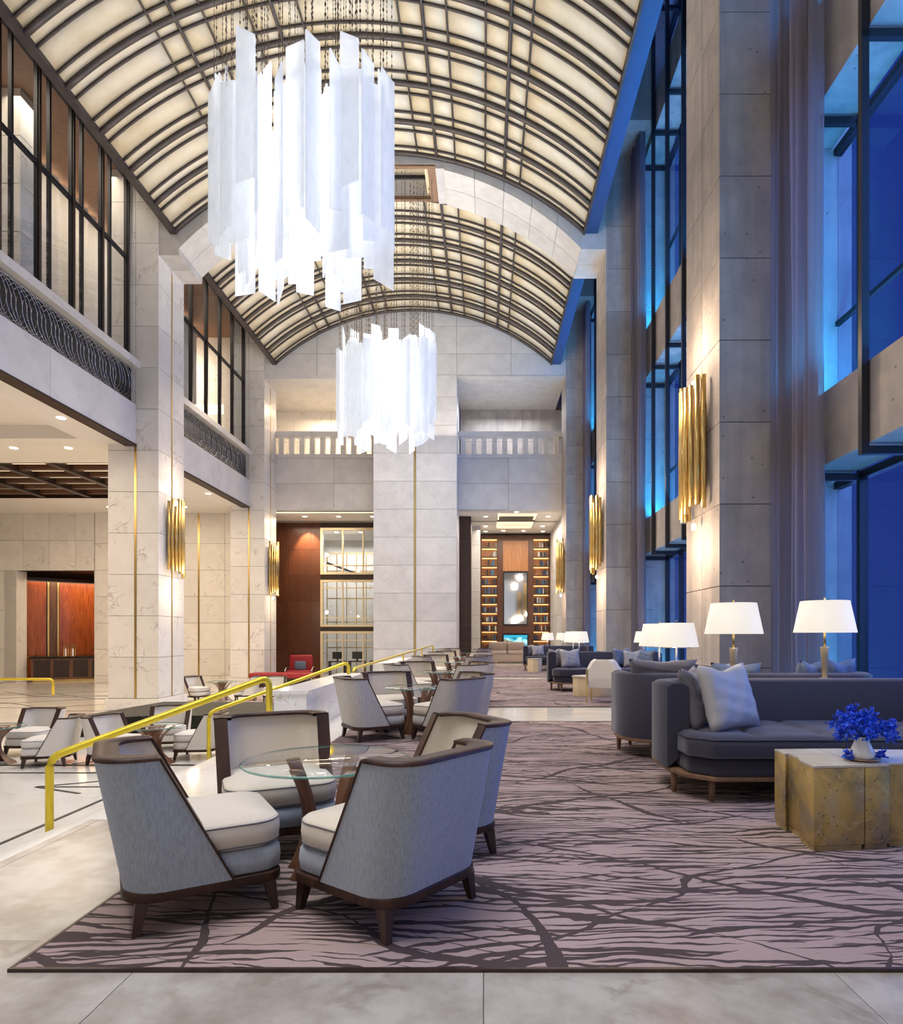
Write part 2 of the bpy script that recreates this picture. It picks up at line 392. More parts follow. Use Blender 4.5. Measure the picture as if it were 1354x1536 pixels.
def blk(name, parent, x0, x1, y0, y1, z0, z1, mat):
    """one box piece, sharing one unit cube per material"""
    if mat not in _cubes:
        b = MB(); b.box(-.5, .5, -.5, .5, -.5, .5); me = b.mesh(mat+'_piece'); me.materials.append(M[mat]); _cubes[mat] = me
    o = bpy.data.objects.new(name, _cubes[mat]); o.location = ((x0+x1)/2, (y0+y1)/2, (z0+z1)/2); o.scale = (abs(x1-x0), abs(y1-y0), abs(z1-z0))
    if parent is not None and parent.type == 'EMPTY': o.location = Vector(o.location)-Vector(parent.location)
    return link(o, parent)
def inst(name, me, parent, loc=(0, 0, 0), rot=(0, 0, 0), scale=(1, 1, 1)):
    o = bpy.data.objects.new(name, me); o.location = loc; o.rotation_euler = rot; o.scale = scale; return link(o, parent)
def dup(root, loc, rz, label=None, group=None):
    r = root.copy(); COL.objects.link(r); r.location = loc; r.rotation_euler = (0, 0, rz)
    if label: r['label'] = label
    if group: r['group'] = group
    for ch in list(root.children):
        c = ch.copy(); COL.objects.link(c); c.parent = r
        for g in list(ch.children):
            d = g.copy(); COL.objects.link(d); d.parent = c
    return r
def struct(name, x0, x1, y0, y1, z0, z1, mat):
    b = MB().box(x0, x1, y0, y1, z0, z1); return tag(b.obj(name, mat), kind='structure')
G = .012                       # joint width

# ---------------------------------------------------------------- main dimensions
D1, D2, D3 = 8.86, 17.06, 25.30      # near faces of the column rows
CL = 1.44                            # length of a column
XR, XL = 3.30, -8.75                 # inner faces of the column rows
ZL = -.75                            # lower level
DB = 26.7                            # back wall plane

# ---- floors
fl = struct('floor', -2.67, 5.2, -4, 33.5, -.9, -.02, 'joint')
def slabs(x0, x1, y0, y1, sx, sy, z0=-.02, z1=0, mat='marble_floor', parent=fl, ox=0, g=.0015):
    x = ox
    while x > x0: x -= sx
    while x < x1:
        y = y0
        while y < y1:
            blk('floor_slab', parent, max(x, x0)+g, min(x+sx, x1)-g, y+g, min(y+sy, y1)-g, z0, z1, mat); y += sy
        x += sx
slabs(-2.67, 5.2, -4, 2.6, 1.3, 3.3); slabs(-2.67, 5.2, 2.6, 4.3, 1.3, 3.3); slabs(-2.67, 5.2, 4.3, 9.2, 1.3, 2.45, mat='marble_low'); slabs(-2.67, 5.2, 9.2, 33.4, 2.6, 2.42, mat='marble_low')
low = struct('lower_floor', -26, -1.07, -4, 38, ZL-.2, ZL-.02, 'joint')
slabs(-26, -4.12, -4, 38, 2.6, 3.0, ZL-.02, ZL, 'marble_low', low, -4.12, .002)
slabs(-4.12, -2.67, -4, 3.2, 1.45, 3.6, ZL-.02, ZL, 'marble_low', low, -4.12, .002)
# dark inlay lines in the lower floor
def inlay(pts, wd=.05, z=ZL, name='inlay_strip'):
    for (a, b), (c, d) in zip(pts, pts[1:]):
        L = math.hypot(c-a, d-b); m = MB().box(0, L, -wd/2, wd/2, 0, .004)
        m.obj(name, 'granite', low, (a, b, z), math.atan2(d-b, c-a))
inlay([(-4.63, 0), (-4.63, 9.2)]); inlay([(-12, 9.2), (-4.63, 9.2)], .06); inlay([(-12, 9.75), (-4.4, 9.75)], .10)
inlay([(-5.1, 8.0), (-5.9, 8.35), (-4.9, 8.35)], .05); inlay([(-5.9, 8.35), (-4.4, 9.1)], .05)
inlay([(-6.4, 9.85), (-5.8, 10.3), (-5.0, 10.3)], .06)
for k in range(7):            # swirling line pattern on the lobby floor beyond
    y0 = 17.8+k*.75; inlay([(-17+i*.75, y0+1.1*math.sin(i*.55+k*1.7)) for i in range(11)], .045)
# steps between the two levels
st = tag(empty('marble_stairs', (-2.67, 3.2, ZL)), 'pale marble steps leading down from the carpeted level to the lower lounge', 'stairs')
for k in range(4):
    z1 = -.15*(k+1); x1 = -2.67-.36*k
    MB().box(x1-.36-.0, x1-.001, 3.2, 24.5, ZL, z1).obj('step', 'marble_low', st, (2.67, -3.2, -ZL))
# carpets
def carpet(x0, x1, y0, y1, label):
    b = MB().box(x0, x1, y0, y1, 0, .012); o = b.obj('carpet', 'carpet'); tag(o, label, 'carpet', 'patterned carpets down the hall')
    e = MB(); t = .014
    e.box(x0-t, x1+t, y0-t, y0, 0, .014); e.box(x0-t, x1+t, y1, y1+t, 0, .014); e.box(x0-t, x0, y0, y1, 0, .014); e.box(x1, x1+t, y0, y1, 0, .014)
    e.obj('binding', 'wood_dark', o); return o
carpet(-1.75, 4.05, 2.36, 9.13, 'mauve-taupe carpet with dark scribbled lines, the big one under the front sofas')
carpet(-1.75, 3.28, 11.0, 17.9, 'mauve-taupe carpet with dark scribbled lines, under the white armchair')
carpet(-1.75, 4.05, 18.9, 25.8, 'mauve-taupe carpet with dark scribbled lines, the last before the bookcase')

# ---- enclosing walls out of sight of the photograph, so that light stays in the hall
struct('wall_rear', -26, 5.2, -4.2, -4, ZL, 17.5, 'marble_cool')
struct('ceiling', -10.2, 5.3, -4, 33.5, 17.3, 17.5, 'white')
struct('wall_west', -26.2, -26, -4, 38, ZL, 14, 'marble')

# ---- columns
def courses(z0, first, step, z1):
    zs = [z0]; z = first
    while z < z1-.2:
        if z > z0+.25: zs.append(z)
        z += step
    return zs+[z1]
def column(name, x0, x1, y0, y1, z0, z1, zs, xsplit, ysplit, mat, label, strip=None):
    o = tag(empty(name, ((x0+x1)/2, (y0+y1)/2, z0)), label, 'column', kind='structure')
    p = .015
    blk('core', o, x0+p, x1-p, y0+p, y1-p, z0, z1, 'joint')
    xs = [x0]+([xsplit] if xsplit else [])+[x1]; ys = [y0]+([ysplit] if ysplit else [])+[y1]
    for za, zb in zip(zs, zs[1:]):
        for xa, xb in zip(xs, xs[1:]):
            for ya, yb in zip(ys, ys[1:]):
                gx0 = G/2 if xa != x0 else 0; gx1 = G/2 if xb != x1 else 0; gy0 = G/2 if ya != y0 else 0; gy1 = G/2 if yb != y1 else 0
                blk('stone_block', o, xa+gx0, xb-gx1, ya+gy0, yb-gy1, za+G/2, zb-G/2, mat)
    return o
cz_r = lambda: courses(0, 1.94-1.147, 1.147, 17.3)
concrete_rows = [(D1, 'tall concrete column with a brass tube sconce, beside the front curtains'),
                 (D2, 'tall concrete column carrying the stone arch, second along the window wall'),
                 (D3, 'tall concrete column at the far end of the window wall')]
for y, lab in concrete_rows:
    column('concrete_column', XR, 4.6, y, y+CL, 0, 17.3, cz_r(), None, y+CL/2, 'concrete', lab)
column('concrete_column', XR, 4.6, .66, .66+CL, 0, 17.3, cz_r(), None, .66+CL/2, 'concrete', 'tall concrete column out beyond the gold coffee table')
marble_rows = [(D2, 'tall pale marble column with brass inlay strips beside the lower lounge'), (D3, 'pale marble column at the corner of the dark wood wall'),
               (D1, 'pale marble column with brass inlay strips, nearest the entrance end')]
for y, lab in marble_rows:
    c = column('marble_column', -10.11, XL, y, y+CL, ZL, 14.4, [ZL, -.45]+courses(-.45, .66-1.115, 1.115, 14.4)[1:], -9.37, y+CL/2, 'marble', lab)
    blk('base_block', c, -10.18, XL+.07, y-.07, y+CL+.07, ZL, -.47, 'marble')
    blk('brass_strip', c, -9.40, -9.34, y-.012, y+.01, -.45, 6.33, 'brass')
    blk('brass_strip', c, XL-.01, XL+.012, y+CL/2-.025, y+CL/2+.025, -.45, 11.4, 'brass')

# ---- transverse stone beams (arched soffit, square haunches)
VX, VR, VZ = -2.79, 8.19, 6.03       # vault axis x, radius, axis z
HALF = 5.5
def arch_z(x, r=VR, zc=VZ): return zc+math.sqrt(max(0, r*r-(x-VX)**2))
def arch_beam(y0, label, opening):
    o = tag(empty('stone_arch', (VX, y0, 11.6)), label, 'arch', 'stone arches across the vault', 'thing')
    R2 = 7.5; zc2 = 14.0-R2; hx = 5.42
    ys = (y0+.01, y0+CL/2, y0+CL-.01); n = 14
    a_end = math.asin(hx/R2)
    for (ya, yb) in zip(ys, ys[1:]):
        for k in range(n):
            t0 = -a_end+2*a_end*k/n; t1 = -a_end+2*a_end*(k+1)/n
            if opening and abs(VX+R2*math.sin((t0+t1)/2)+2.3) < .95: continue
            m = MB(); rows = []
            for t in (t0+.0007, (t0+t1)/2, t1-.0007):
                x = R2*math.sin(t); zb_ = zc2+R2*math.cos(t)-11.6
                rows.append((x, zb_))
            pts = [(x, z) for x, z in rows]+[(rows[2][0], 5.6), (rows[0][0], 5.6)]
            a = [m.bm.verts.new((x, ya+.006-y0, z)) for x, z in pts]; b = [m.bm.verts.new((x, yb-.006-y0, z)) for x, z in pts]
            m.bm.faces.new(a); m.bm.faces.new(b[::-1])
            for i in range(5): m.bm.faces.new((a[i], b[i], b[(i+1) % 5], a[(i+1) % 5]))
            m.obj('arch_stone', 'beam', o)
    zL = 11.5 
    for xa, xb, zz in ((XL, VX-hx, 11.5), (VX+hx, XR, 11.66)):
        for (ya, yb) in zip(ys, ys[1:]):
            blk('haunch_stone', o, xa, xb, ya+.006, yb-.006, zz, 12.30, 'beam')
            blk('haunch_stone', o, xa, xb, ya+.006, yb-.006, 12.312, 17.2, 'beam')
    if opening:                      # recess from which the chandelier hangs
        xc = -2.3
        for x0, x1, y_0, y_1 in ((xc-1.0, xc-.78, y0+.1, y0+CL-.1), (xc+.78, xc+1.0, y0+.1, y0+CL-.1), (xc-1, xc+1, y0+.02, y0+.12), (xc-1, xc+1, y0+CL-.12, y0+CL-.02)):
            blk('recess_frame', o, x0, x1, y_0, y_1, 13.90, 14.0, 'wood_mid')
        blk('recess_lid', o, xc-1.9, xc+1.9, y0+.01, y0+CL-.01, 14.7, 14.9, 'panel')
        for a_, b_ in ((xc-1.55, xc-1.0), (xc+1.0, xc+1.55)): blk('recess_side', o, a_, b_, y0+.02, y0+CL-.02, 13.84, 14.7, 'beam')
        for a_, b_ in ((y0+.01, y0+.10), (y0+CL-.10, y0+CL-.01)): blk('recess_face', o, xc-1.5, xc+1.5, a_, b_, 13.95, 17.0, 'beam')
        for a_, b_ in ((xc-.98, xc-.78), (xc+.78, xc+.98)): blk('recess_lining', o, a_-.1, b_+.1, y0+.1, y0+CL-.1, 14.02, 14.7, 'panel')
        for dy in (.35, 1.05): blk('hanging_bar', o, xc-.9, xc+.9, y0+dy, y0+dy+.07, 14.35, 14.42, 'black_metal')
    return o
arch_beam(D2, 'pale stone arch spanning the hall between the two vaults', True)
arch_beam(D1, 'pale stone arch spanning the hall above the front chandelier', True)

# ---- vaults
LONG = [.1248, .188, .2505, .3528, .420, .4756]
LONG = [-a for a in LONG[::-1]]+LONG
AE = math.asin(HALF/VR)
def arc_strip(t0, t1, y0, y1, r0, r1, seg):
    m = MB(); rows = []
    for r, y in ((r0, y0), (r0, y1), (r1, y1), (r1, y0), (r0, y0)):
        rows.append([(r*math.sin(t0+(t1-t0)*i/seg), y, r*math.cos(t0+(t1-t0)*i/seg)) for i in range(seg+1)])
    vr = [[m.bm.verts.new(p) for p in q] for q in rows[:4]]
    for k in range(4):
        a, b = vr[k], vr[(k+1) % 4]
        for i in range(seg): f = m.bm.faces.new((a[i], a[i+1], b[i+1], b[i])); f.smooth = True
    m.bm.faces.new([vr[k][0] for k in range(4)]); m.bm.faces.new([vr[k][-1] for k in (3, 2, 1, 0)])
    return m
def vault(y0, y1, label):
    o = tag(empty('ceiling_vault', (VX, y0, VZ)), label, 'vault', kind='structure')
    per = (y1-y0)/6; cuts = [-AE+.004]+LONG+[AE-.004]
    offs = [0, .255*per, .745*per]; lens = [.255*per, .49*per, .255*per]
    meshes = {}
    for j, L in enumerate(lens[:2]):
        for i, (a, b) in enumerate(zip(cuts, cuts[1:])):
            me = arc_strip(a+.0012, b-.0012, .004, L-.004, VR+.03, VR+.05, max(2, int((b-a)/.045))).mesh('laylight_panel'); me.materials.append(M['panel']); meshes[(j, i)] = me
    for k in range(6):
        for j in range(3):
            for i in range(len(cuts)-1): inst('panel', meshes[(j % 2 if j < 2 else 0, i)], o, (0, k*per+offs[j], 0))
    thick = arc_strip(-AE, AE, -.048, .048, VR-.05, VR+.03, 40).mesh('rib'); thick.materials.append(M['rib'])
    thin = arc_strip(-AE, AE, -.018, .018, VR-.02, VR+.03, 40).mesh('rib'); thin.materials.append(M['rib'])
    for k in range(7):
        inst('rib', thick, o, (0, min(max(k*per, .07), y1-y0-.07), 0))
        if k < 6:
            for f in (.255, .745): inst('thin_rib', thin, o, (0, (k+f)*per, 0))
    L = y1-y0
    for i, t in enumerate(LONG):
        wd = .0036 if i % 3 == 1 else .002
        arc_strip(t-wd, t+wd, 0, L, VR-(.04 if i % 3 == 1 else .01), VR+.03, 1).obj('purlin', 'rib', o)
    # edge members
    e = MB().box(VR*math.sin(-AE)-.14, VR*math.sin(-AE)+.03, 0, L, 6.02, 6.4); e.obj('edge_beam', 'rib', o)
    e = MB().box(HALF-.03, HALF+.02, 0, L, 6.0, 6.4); e.obj('edge_angle', 'rib', o)
    e = MB().box(HALF+.02, HALF+.36, 0, L, 6.04, 6.5); e.obj('edge_beam', 'bluelit_steel', o)
    sh = arc_strip(-AE, AE, 0, L, VR+.10, VR+.14, 24); sh.obj('shell', 'joint', o)
    return o
vault(D1+CL, D2, 'barrel vault of cream panels in a dark steel grid above the front chandelier')
vault(D2+CL, D3, 'far barrel vault of cream panels in a dark steel grid before the back wall')
vault(.66+CL, D1, 'barrel vault of cream panels over the entrance end of the hall')

# ---- left side: gallery (mezzanine) over the lower lounge
XM = -9.35
def gallery_bay(y0, y1, k):
    o = tag(empty('wall_gallery_front', (XM, y0, 6.33)), ['white fascia with ring grille and tall glazing over the lower lounge entrance', 'far white fascia with ring grille and tall glazing before the marble corner', 'white fascia with ring grille at the entrance end'][k], 'gallery front', kind='structure')
    n = max(1, round((y1-y0)/3.4)); L = (y1-y0)/n
    for i in range(n): blk('fascia_panel', o, XM-.3, XM, y0+i*L+(G/2 if i else 0), y0+(i+1)*L-G/2, 6.40, 7.46, 'marble_cool')
    blk('bronze_trim', o, XM-.3, XM+.015, y0, y1, 6.345, 6.398, 'wood_dark2')
    blk('grille_backing', o, XM-.30, XM-.14, y0, y1, 7.46, 8.42, 'screen_frame')
    m = MB(); seg = 20; pts = [(0, .44*math.cos(2*PI*i/seg), .44*math.sin(2*PI*i/seg)) for i in range(seg+1)]
    m.tube(pts, .007, 4, False); me = m.mesh('ring'); me.materials.append(M['chrome'])
    y = y0+.45; j = 0
    while y < y1-.45:
        inst('ring', me, o, (-.06-.012*(j % 3), y-y0, 7.94-6.33)); y += .145; j += 1
    blk('ledge', o, XM-.35, XM+.12, y0, y1, 8.42, 8.62, 'marble')
    # glazing
    g = tag(empty('window_%d' % (k+1), (XM, y0, 8.62)), ['tall dark framed gallery glazing above the front grille', 'tall dark framed gallery glazing above the far grille', 'tall dark framed gallery glazing at the entrance end'][k], 'window', kind='structure')
    y = y1-.08; prev = None; i = 0
    while y > y0+.3:
        blk('mullion', g, XM-.26, XM-.18, y-.06, y+.06, 8.62, 13.6, 'black_metal')
        blk('mullion', g, XM-.18, XM-.15, y-.035, y+.035, 8.62, 13.6, 'wood_dark')
        if k == 0: blk('thin_mullion', g, XM-.28, XM-.2, y+.36, y+.42, 8.62, 13.6, 'black_metal')
        if y-1.13 > y0: blk('transom', g, XM-.26, XM-.18, y-1.06, y-.07, 11.33, 11.42, 'black_metal'); 
        ya = max(y0, y-1.06)
        blk('pane', g, XM-.225, XM-.215, ya, y-.07, 8.64, 11.33, 'glass'); blk('pane', g, XM-.225, XM-.215, ya, y-.07, 11.42, 13.58, 'glass')
        y -= 1.13
    blk('head', g, XM-.36, XM-.06, y0, y1, 13.6, 13.8, 'black_metal')
gallery_bay(D1+CL, D2, 0); gallery_bay(D2+CL, D3, 1); gallery_bay(.66+CL, D1, 2)
# gallery interior
struct('floor_gallery', -14.5, XM-.3, -4, DB, 7.0, 8.3, 'marble_cool')
struct('wall_gallery_back', -14.7, -14.5, -4, DB, 8.3, 13.8, 'marble')
struct('ceiling_gallery', -14.7, XM-.05, -4, DB, 13.8, 14.4, 'wood_ceiling')
struct('wall_gallery_end', -14.7, -9.6, DB, DB+.3, 8.3, 14.4, 'marble')
struct('wall_balcony_side', -9.7, -9.5, D3+.3, DB+2.5, 6.5, 11.7, 'marble')
struct('wall_upper_west', XM-.3, XM, -4, DB, 14.4, 17.3, 'marble_cool')
gc = MB(); n = 260
gc.grid([[( -11.6+.05*math.sin(i*.9), 10+i*.06, z) for i in range(n)] for z in (8.4, 13.7)])
tag(gc.obj('gallery_curtain', 'cream_pale'), 'long pale curtain hanging inside the gallery glazing', 'curtain')
for y in (11.2, 14.8, 22): 
    c = tag(empty('gallery_pier', (-10.9, y, 8.3)), {11.2: 'square marble pier inside the gallery glazing, first in line', 14.8: 'square marble pier inside the gallery glazing, middle one', 22: 'square marble pier inside the gallery glazing, last in line'}[y], 'pier')
    for z in range(5): blk('stone_block', c, -11.2, -10.6, y-.3, y+.3, 8.3+z*1.1+.01, 9.4+z*1.1-.01, 'marble')

# ceiling under the gallery, with tray recess and slatted coffer
ct = tag(empty('ceiling_lounge', (0, 0, 0)), 'white lounge ceiling with tray recess, dark slatted coffer and downlights', 'ceiling', kind='structure')
ZC = 6.40
for x0, x1, y0, y1 in ((-10.6, XM-.02, -4, DB), (-26, -10.6, 16.6, 18.9), (-26, -10.6, 23.8, DB), (-11.2, -10.6, 18.9, 23.8), (-26, -24, -4, 23.8), (-24, -10.6, -4, 8)):
    blk('ceiling_board', ct, x0, x1, y0, y1, ZC, ZC+.05, 'white')
for x0, x1, y0, y1, z0, z1 in ((-24, -10.6, 16.58, 16.6, ZC, ZC+.35), (-10.62, -10.6, 8, 16.6, ZC, ZC+.35)): blk('tray_side', ct, x0, x1, y0, y1, z0, z1, 'white')
for x0, x1, y0, y1 in ((-24, -10.6, 15.4, 16.6), (-12, -10.6, 8, 15.4)): blk('tray_step', ct, x0, x1, y0, y1, ZC+.35, ZC+.4, 'white')
blk('tray_center', ct, -24, -12, 8, 15.4, ZC+.75, ZC+.8, 'wood_walnut'); blk('tray_side', ct, -24, -12, 15.38, 15.4, ZC+.4, ZC+.75, 'joint')
blk('coffer_back', ct, -24, -11.2, 18.9, 23.8, ZC+.62, ZC+.66, 'wood_walnut')
for y in (18.9, 23.78): blk('coffer_side', ct, -24, -11.2, y, y+.02, ZC, ZC+.62, 'wood_dark')
blk('coffer_side', ct, -11.22, -11.2, 18.9, 23.8, ZC, ZC+.62, 'wood_dark')
for i in range(6): blk('coffer_beam', ct, -24, -11.2, 19.2+i*.85, 19.36+i*.85, ZC+.1, ZC+.55, 'wood_walnut')
for i in range(7): blk('coffer_crossbeam', ct, -13.2-i*1.7, -13.0-i*1.7, 18.92, 23.78, ZC+.02, ZC+.5, 'wood_dark')
for i in range(5): blk('light_strip', ct, -23, -11.6, 19.74+i*.85, 19.80+i*.85, ZC+.20, ZC+.22, 'cove')
dl = MB().lathe([(.0, 0), (.09, 0), (.10, .012), (0, .012)], 12).mesh('downlight'); dl.materials.append(M['downlight'])
def downlight(x, y, z, label, group): o = inst('downlight', dl, None, (x, y, z-.012)); tag(o, label, 'downlight', group)
for x, y in ((-11.4, 17.4), (-12.9, 17.4), (-14.3, 17.4), (-10.0, 15.0), (-10.0, 11.5), (-15.0, 25.4), (-12, 25.4), (-10, 23), (-10, 20.5), (-10, 25.5)):
    downlight(x, y, ZC, 'small round downlight in the white lounge ceiling', 'downlights in the lounge ceiling')
tg = tag(empty('ceiling_fill_boards', (0, 0, 0)), 'upper boards closing the lounge ceiling', 'ceiling', kind='structure'); blk('board', tg, -26, XM-.3, -4, 38, 7.3, 7.35, 'joint')

# ---- back wall of the lounge (marble tiles, brass strips, opening to the lobby)
wl = struct('wall_lounge', -26, -9.35, DB+.02, DB+.3, 3.98, 7.0, 'joint')
struct('wall_lounge_pier', -26, -19.7, DB+.02, DB+.5, ZL, 3.98, 'joint'); struct('wall_lounge_side', -16.38, -9.35, DB+.02, DB+.3, ZL, 3.98, 'joint')
def tiles(parent, xs, zs, y, mat, skip=None, t=.02):
    for xa, xb in zip(xs, xs[1:]):
        for za, zb in zip(zs, zs[1:]):
            if skip and skip((xa+xb)/2, (za+zb)/2): continue
            blk('tile', parent, xa+G/2, xb-G/2, y, y+t, za+G/2, zb-G/2, mat)
fr = lambda a, s, b: [a]+[a+s*i for i in range(1, int((b-a)/s+.999)) if a+s*i < b-.1]+[b]
tiles(wl, fr(-26.0, 1.1, -16.4), [3.98, 5.25, 6.42], DB, 'marble')
tiles(wl, [-26, -24, -22, -19.7], [ZL, .66, 2.3, 3.98], DB, 'marble')
tiles(wl, [-16.38, -15.2, -13.9, -12.03], [ZL, -.45, .66, 1.77, 2.89, 4.0, 5.12, 6.42], DB, 'marble')
tiles(wl, [-11.97, -10.9, -10.03], [ZL, -.45, .66, 1.77, 2.89, 4.0, 5.12, 6.42], DB, 'marble'); tiles(wl, [-9.97, -9.4], [ZL, -.45, .66, 1.77, 2.89, 4.0, 5.12, 6.42], DB, 'marble')
for x in (-12.0, -10.0): blk('brass_strip', wl, x-.04, x+.04, DB-.005, DB+.02, -.6, 6.42, 'brass')
for x in (-19.7, -16.4): blk('opening_reveal', wl, x-(.5 if x < -18 else -.02), x+(.02 if x < -18 else .0), DB, DB+.6, ZL, 3.98, 'marble')
# lobby behind the opening: cherry panelling and reception desk
lb = tag(empty('lobby_panelling', (-22, 27.6, ZL)), 'glossy cherry wood panelling with brass strips seen through the lounge opening', 'wall panelling')
ang = math.atan2(4.5, 5.2)
def lpart(name, u0, u1, d0, d1, z0, z1, mat):
    MB().box(u0, u1, d0, d1, z0, z1).obj(name, mat, lb, (1.5, .35, 0), ang)
lpart('backing', 0, 9, .06, .2, 0, 4.6, 'wood_dark')
for u0, u1 in ((.05, 1.0), (1.5, 3.2), (3.7, 4.5), (4.5, 6.2)):
    lpart('panel', u0, u1, 0, .06, .1, 4.4, 'wood_cherry'); lpart('raised_panel', u0+.14, u1-.14, -.02, 0, 1.1, 4.15, 'wood_cherry'); lpart('lower_panel', u0+.14, u1-.14, -.02, 0, .25, .95, 'wood_cherry')
for u in (1.05, 1.42, 3.25, 3.6): lpart('brass_strip', u, u+.06, -.03, .06, .1, 4.4, 'brass')
for u in (1.1, 3.3): lpart('recess_panel', u, u+.32, .03, .06, .1, 4.4, 'wood_walnut')
lpart('brass_rail', 0, 6.5, -.05, -.02, 1.0, 1.05, 'brass')
dk = tag(empty('reception_desk', (-19.55, 26.9, ZL)), 'dark wooden reception desk with black stone top in the lobby opening', 'desk')
for nm, a in (('body', (0, 4.6, 0, .7, .08, 1.0, 'wood_walnut')), ('plinth', (.04, 4.56, .04, .66, 0, .08, 'brass')), ('stone_top', (-.06, 4.7, -.06, .78, 1.0, 1.07, 'granite'))):
    MB().box(*a[:6]).obj(nm, a[6], dk, (.15, .25, 0), .42)
for i in range(6): MB().box(.1+i*.72, .7+i*.7, -.02, 0, .18, .92).obj('front_panel', 'wood_dark', dk, (.15, .25, 0), .42)
for i, (x, y) in enumerate(((-18.2, 27.62), (-17.95, 27.72), (-16.85, 28.2), (-16.62, 28.3))):
    o = tag(empty('desk_lamp', (x, y, ZL+1.07)), ['slim brass lantern on the desk, outermost at the near end', 'slim brass lantern on the desk, inner one at the near end', 'slim brass lantern on the desk, inner one at the far end', 'slim brass lantern on the desk, outermost at the far end'][i], 'lamp')
    for sx in (-1, 1):
        for sy in (-1, 1): MB().box(.06*sx-.01, .06*sx+.01, .06*sy-.01, .06*sy+.01, 0, .48).obj('post', 'brass', o)
    MB().box(-.08, .08, -.08, .08, 0, .03).obj('base', 'brass', o); MB().box(-.07, .07, -.07, .07, .48, .5).obj('cap', 'brass', o); MB().lathe([(.03, .03), (.03, .35)], 10).obj('candle', 'lampshade', o)
struct('wall_lobby_end', -26, -9.6, 36, 36.2, ZL, 7, 'wood_wall'); struct('wall_north', -9.6, 5.2, 36, 36.2, ZL, 17, 'marble_cool')
struct('ceiling_lobby', -26, -14, DB+.3, 36, 4.1, 4.2, 'wood_dark')

# ---- end wall of the hall
ew = struct('wall_back', XL-.6, XR+.1, D3+.02, DB, 11.66, 17.3, 'joint')
zs_pier = [ZL, -.42]+[.70+1.118*i for i in range(0, 10)]+[11.66]
pier = struct('wall_back_pier', -4.38, -1.09, D3+.02, DB+1.2, ZL, 11.7, 'joint')
tiles(pier, [-4.4, -2.78], zs_pier, D3, 'marble_cool'); tiles(pier, [-2.70, -1.07], zs_pier, D3, 'marble_cool')
blk('brass_strip', pier, -2.77, -2.71, D3-.012, D3+.01, 0, 9.7, 'brass')
for za, zb in zip(zs_pier, zs_pier[1:]): blk('tile', pier, -1.09, -1.07, D3+.03, DB+1.2, za+G/2, zb-G/2, 'marble_cool')
# arch wall tiles
for xa, xb in zip([XL, -6.65, -4.4, -2.74, -1.07, 1.1, XR], [-6.65, -4.4, -2.74, -1.07, 1.1, XR, XR]):
    if xb <= xa: continue
    for za, zb in ((11.5 if xa < -5 else 11.66, 12.5), (12.5, 13.6), (13.6, 14.8)):
        blk('tile', ew, xa+G/2, xb-G/2, D3, D3+.02, za+G/2, zb-G/2, 'marble_cool')
blk('soffit', ew, XL-.9, -4.4, D3+.02, DB+2.4, 11.5, 11.66, 'beam'); blk('soffit', ew, -1.07, XR, D3+.02, DB+2.4, 11.6, 11.68, 'beam')
# balconies
def balcony(x0, x1, name, label, seams, z0=6.5):
    b = tag(empty(name, (x0, DB, z0)), label, 'balcony')
    zs = [z0, 7.65, 8.72]; xs = [x0]+seams+[x1]
    blk('backing', b, x0, x1, DB+.02, DB+.3, z0, 8.72, 'joint')
    tiles(b, xs, zs, DB+.0, 'marble_cool')
    for ch in [c for c in b.children if c.name.startswith('tile')]: ch.location = ch.location
    blk('ledge', b, x0, x1, DB-.05, DB+.35, 8.72, 8.88, 'marble_cool')
    n = int(round((x1-x0)/.42)); st_ = (x1-x0)/n
    for i in range(n): blk('baluster', b, x0+(i+.5)*st_-.105, x0+(i+.5)*st_+.105, DB+.02, DB+.22, 8.88, 9.62, 'marble')
    blk('handrail', b, x0, x1, DB-.04, DB+.30, 9.62, 9.84, 'marble_cool')
    blk('floor_plate', b, x0, x1, DB+.3, DB+2.4, 8.5, 8.72, 'marble_cool')
    return b
# tiles() positions are absolute; blk subtracts the empty's location itself
balcony(XL+.0, -4.4, 'stone_balcony', 'pale stone balcony with square balusters above the dark wood wall', [-6.3])
balcony(-1.07, XR, 'stone_balcony', 'pale stone balcony with square balusters above the library opening', [1.05])
for x0, x1, m_, nm in ((-9.6, -4.4, 'marble', 'wall_balcony_warm'), (-1.07, 4.6, 'concrete', 'wall_balcony_cool')):
    q = struct(nm, x0, x1, DB+2.42, DB+2.6, 6.5, 11.7, 'joint')
    tiles(q, [x0, (x0+x1)/2, x1], [8.7, 10.15, 11.6], DB+2.4, m_)
struct('ceiling_wood_room', -9.6, -4.4, DB, 29.6, 6.5, 6.62, 'white')
blk('cove_strip', ct, -9.4, -4.5, DB+.25, DB+.33, 6.47, 6.50, 'cove')
for x in (-7.9, -6.4, -4.9): downlight(x, 28.0, 6.5, 'small round downlight over the dark wood wall', 'downlights over the wood wall')
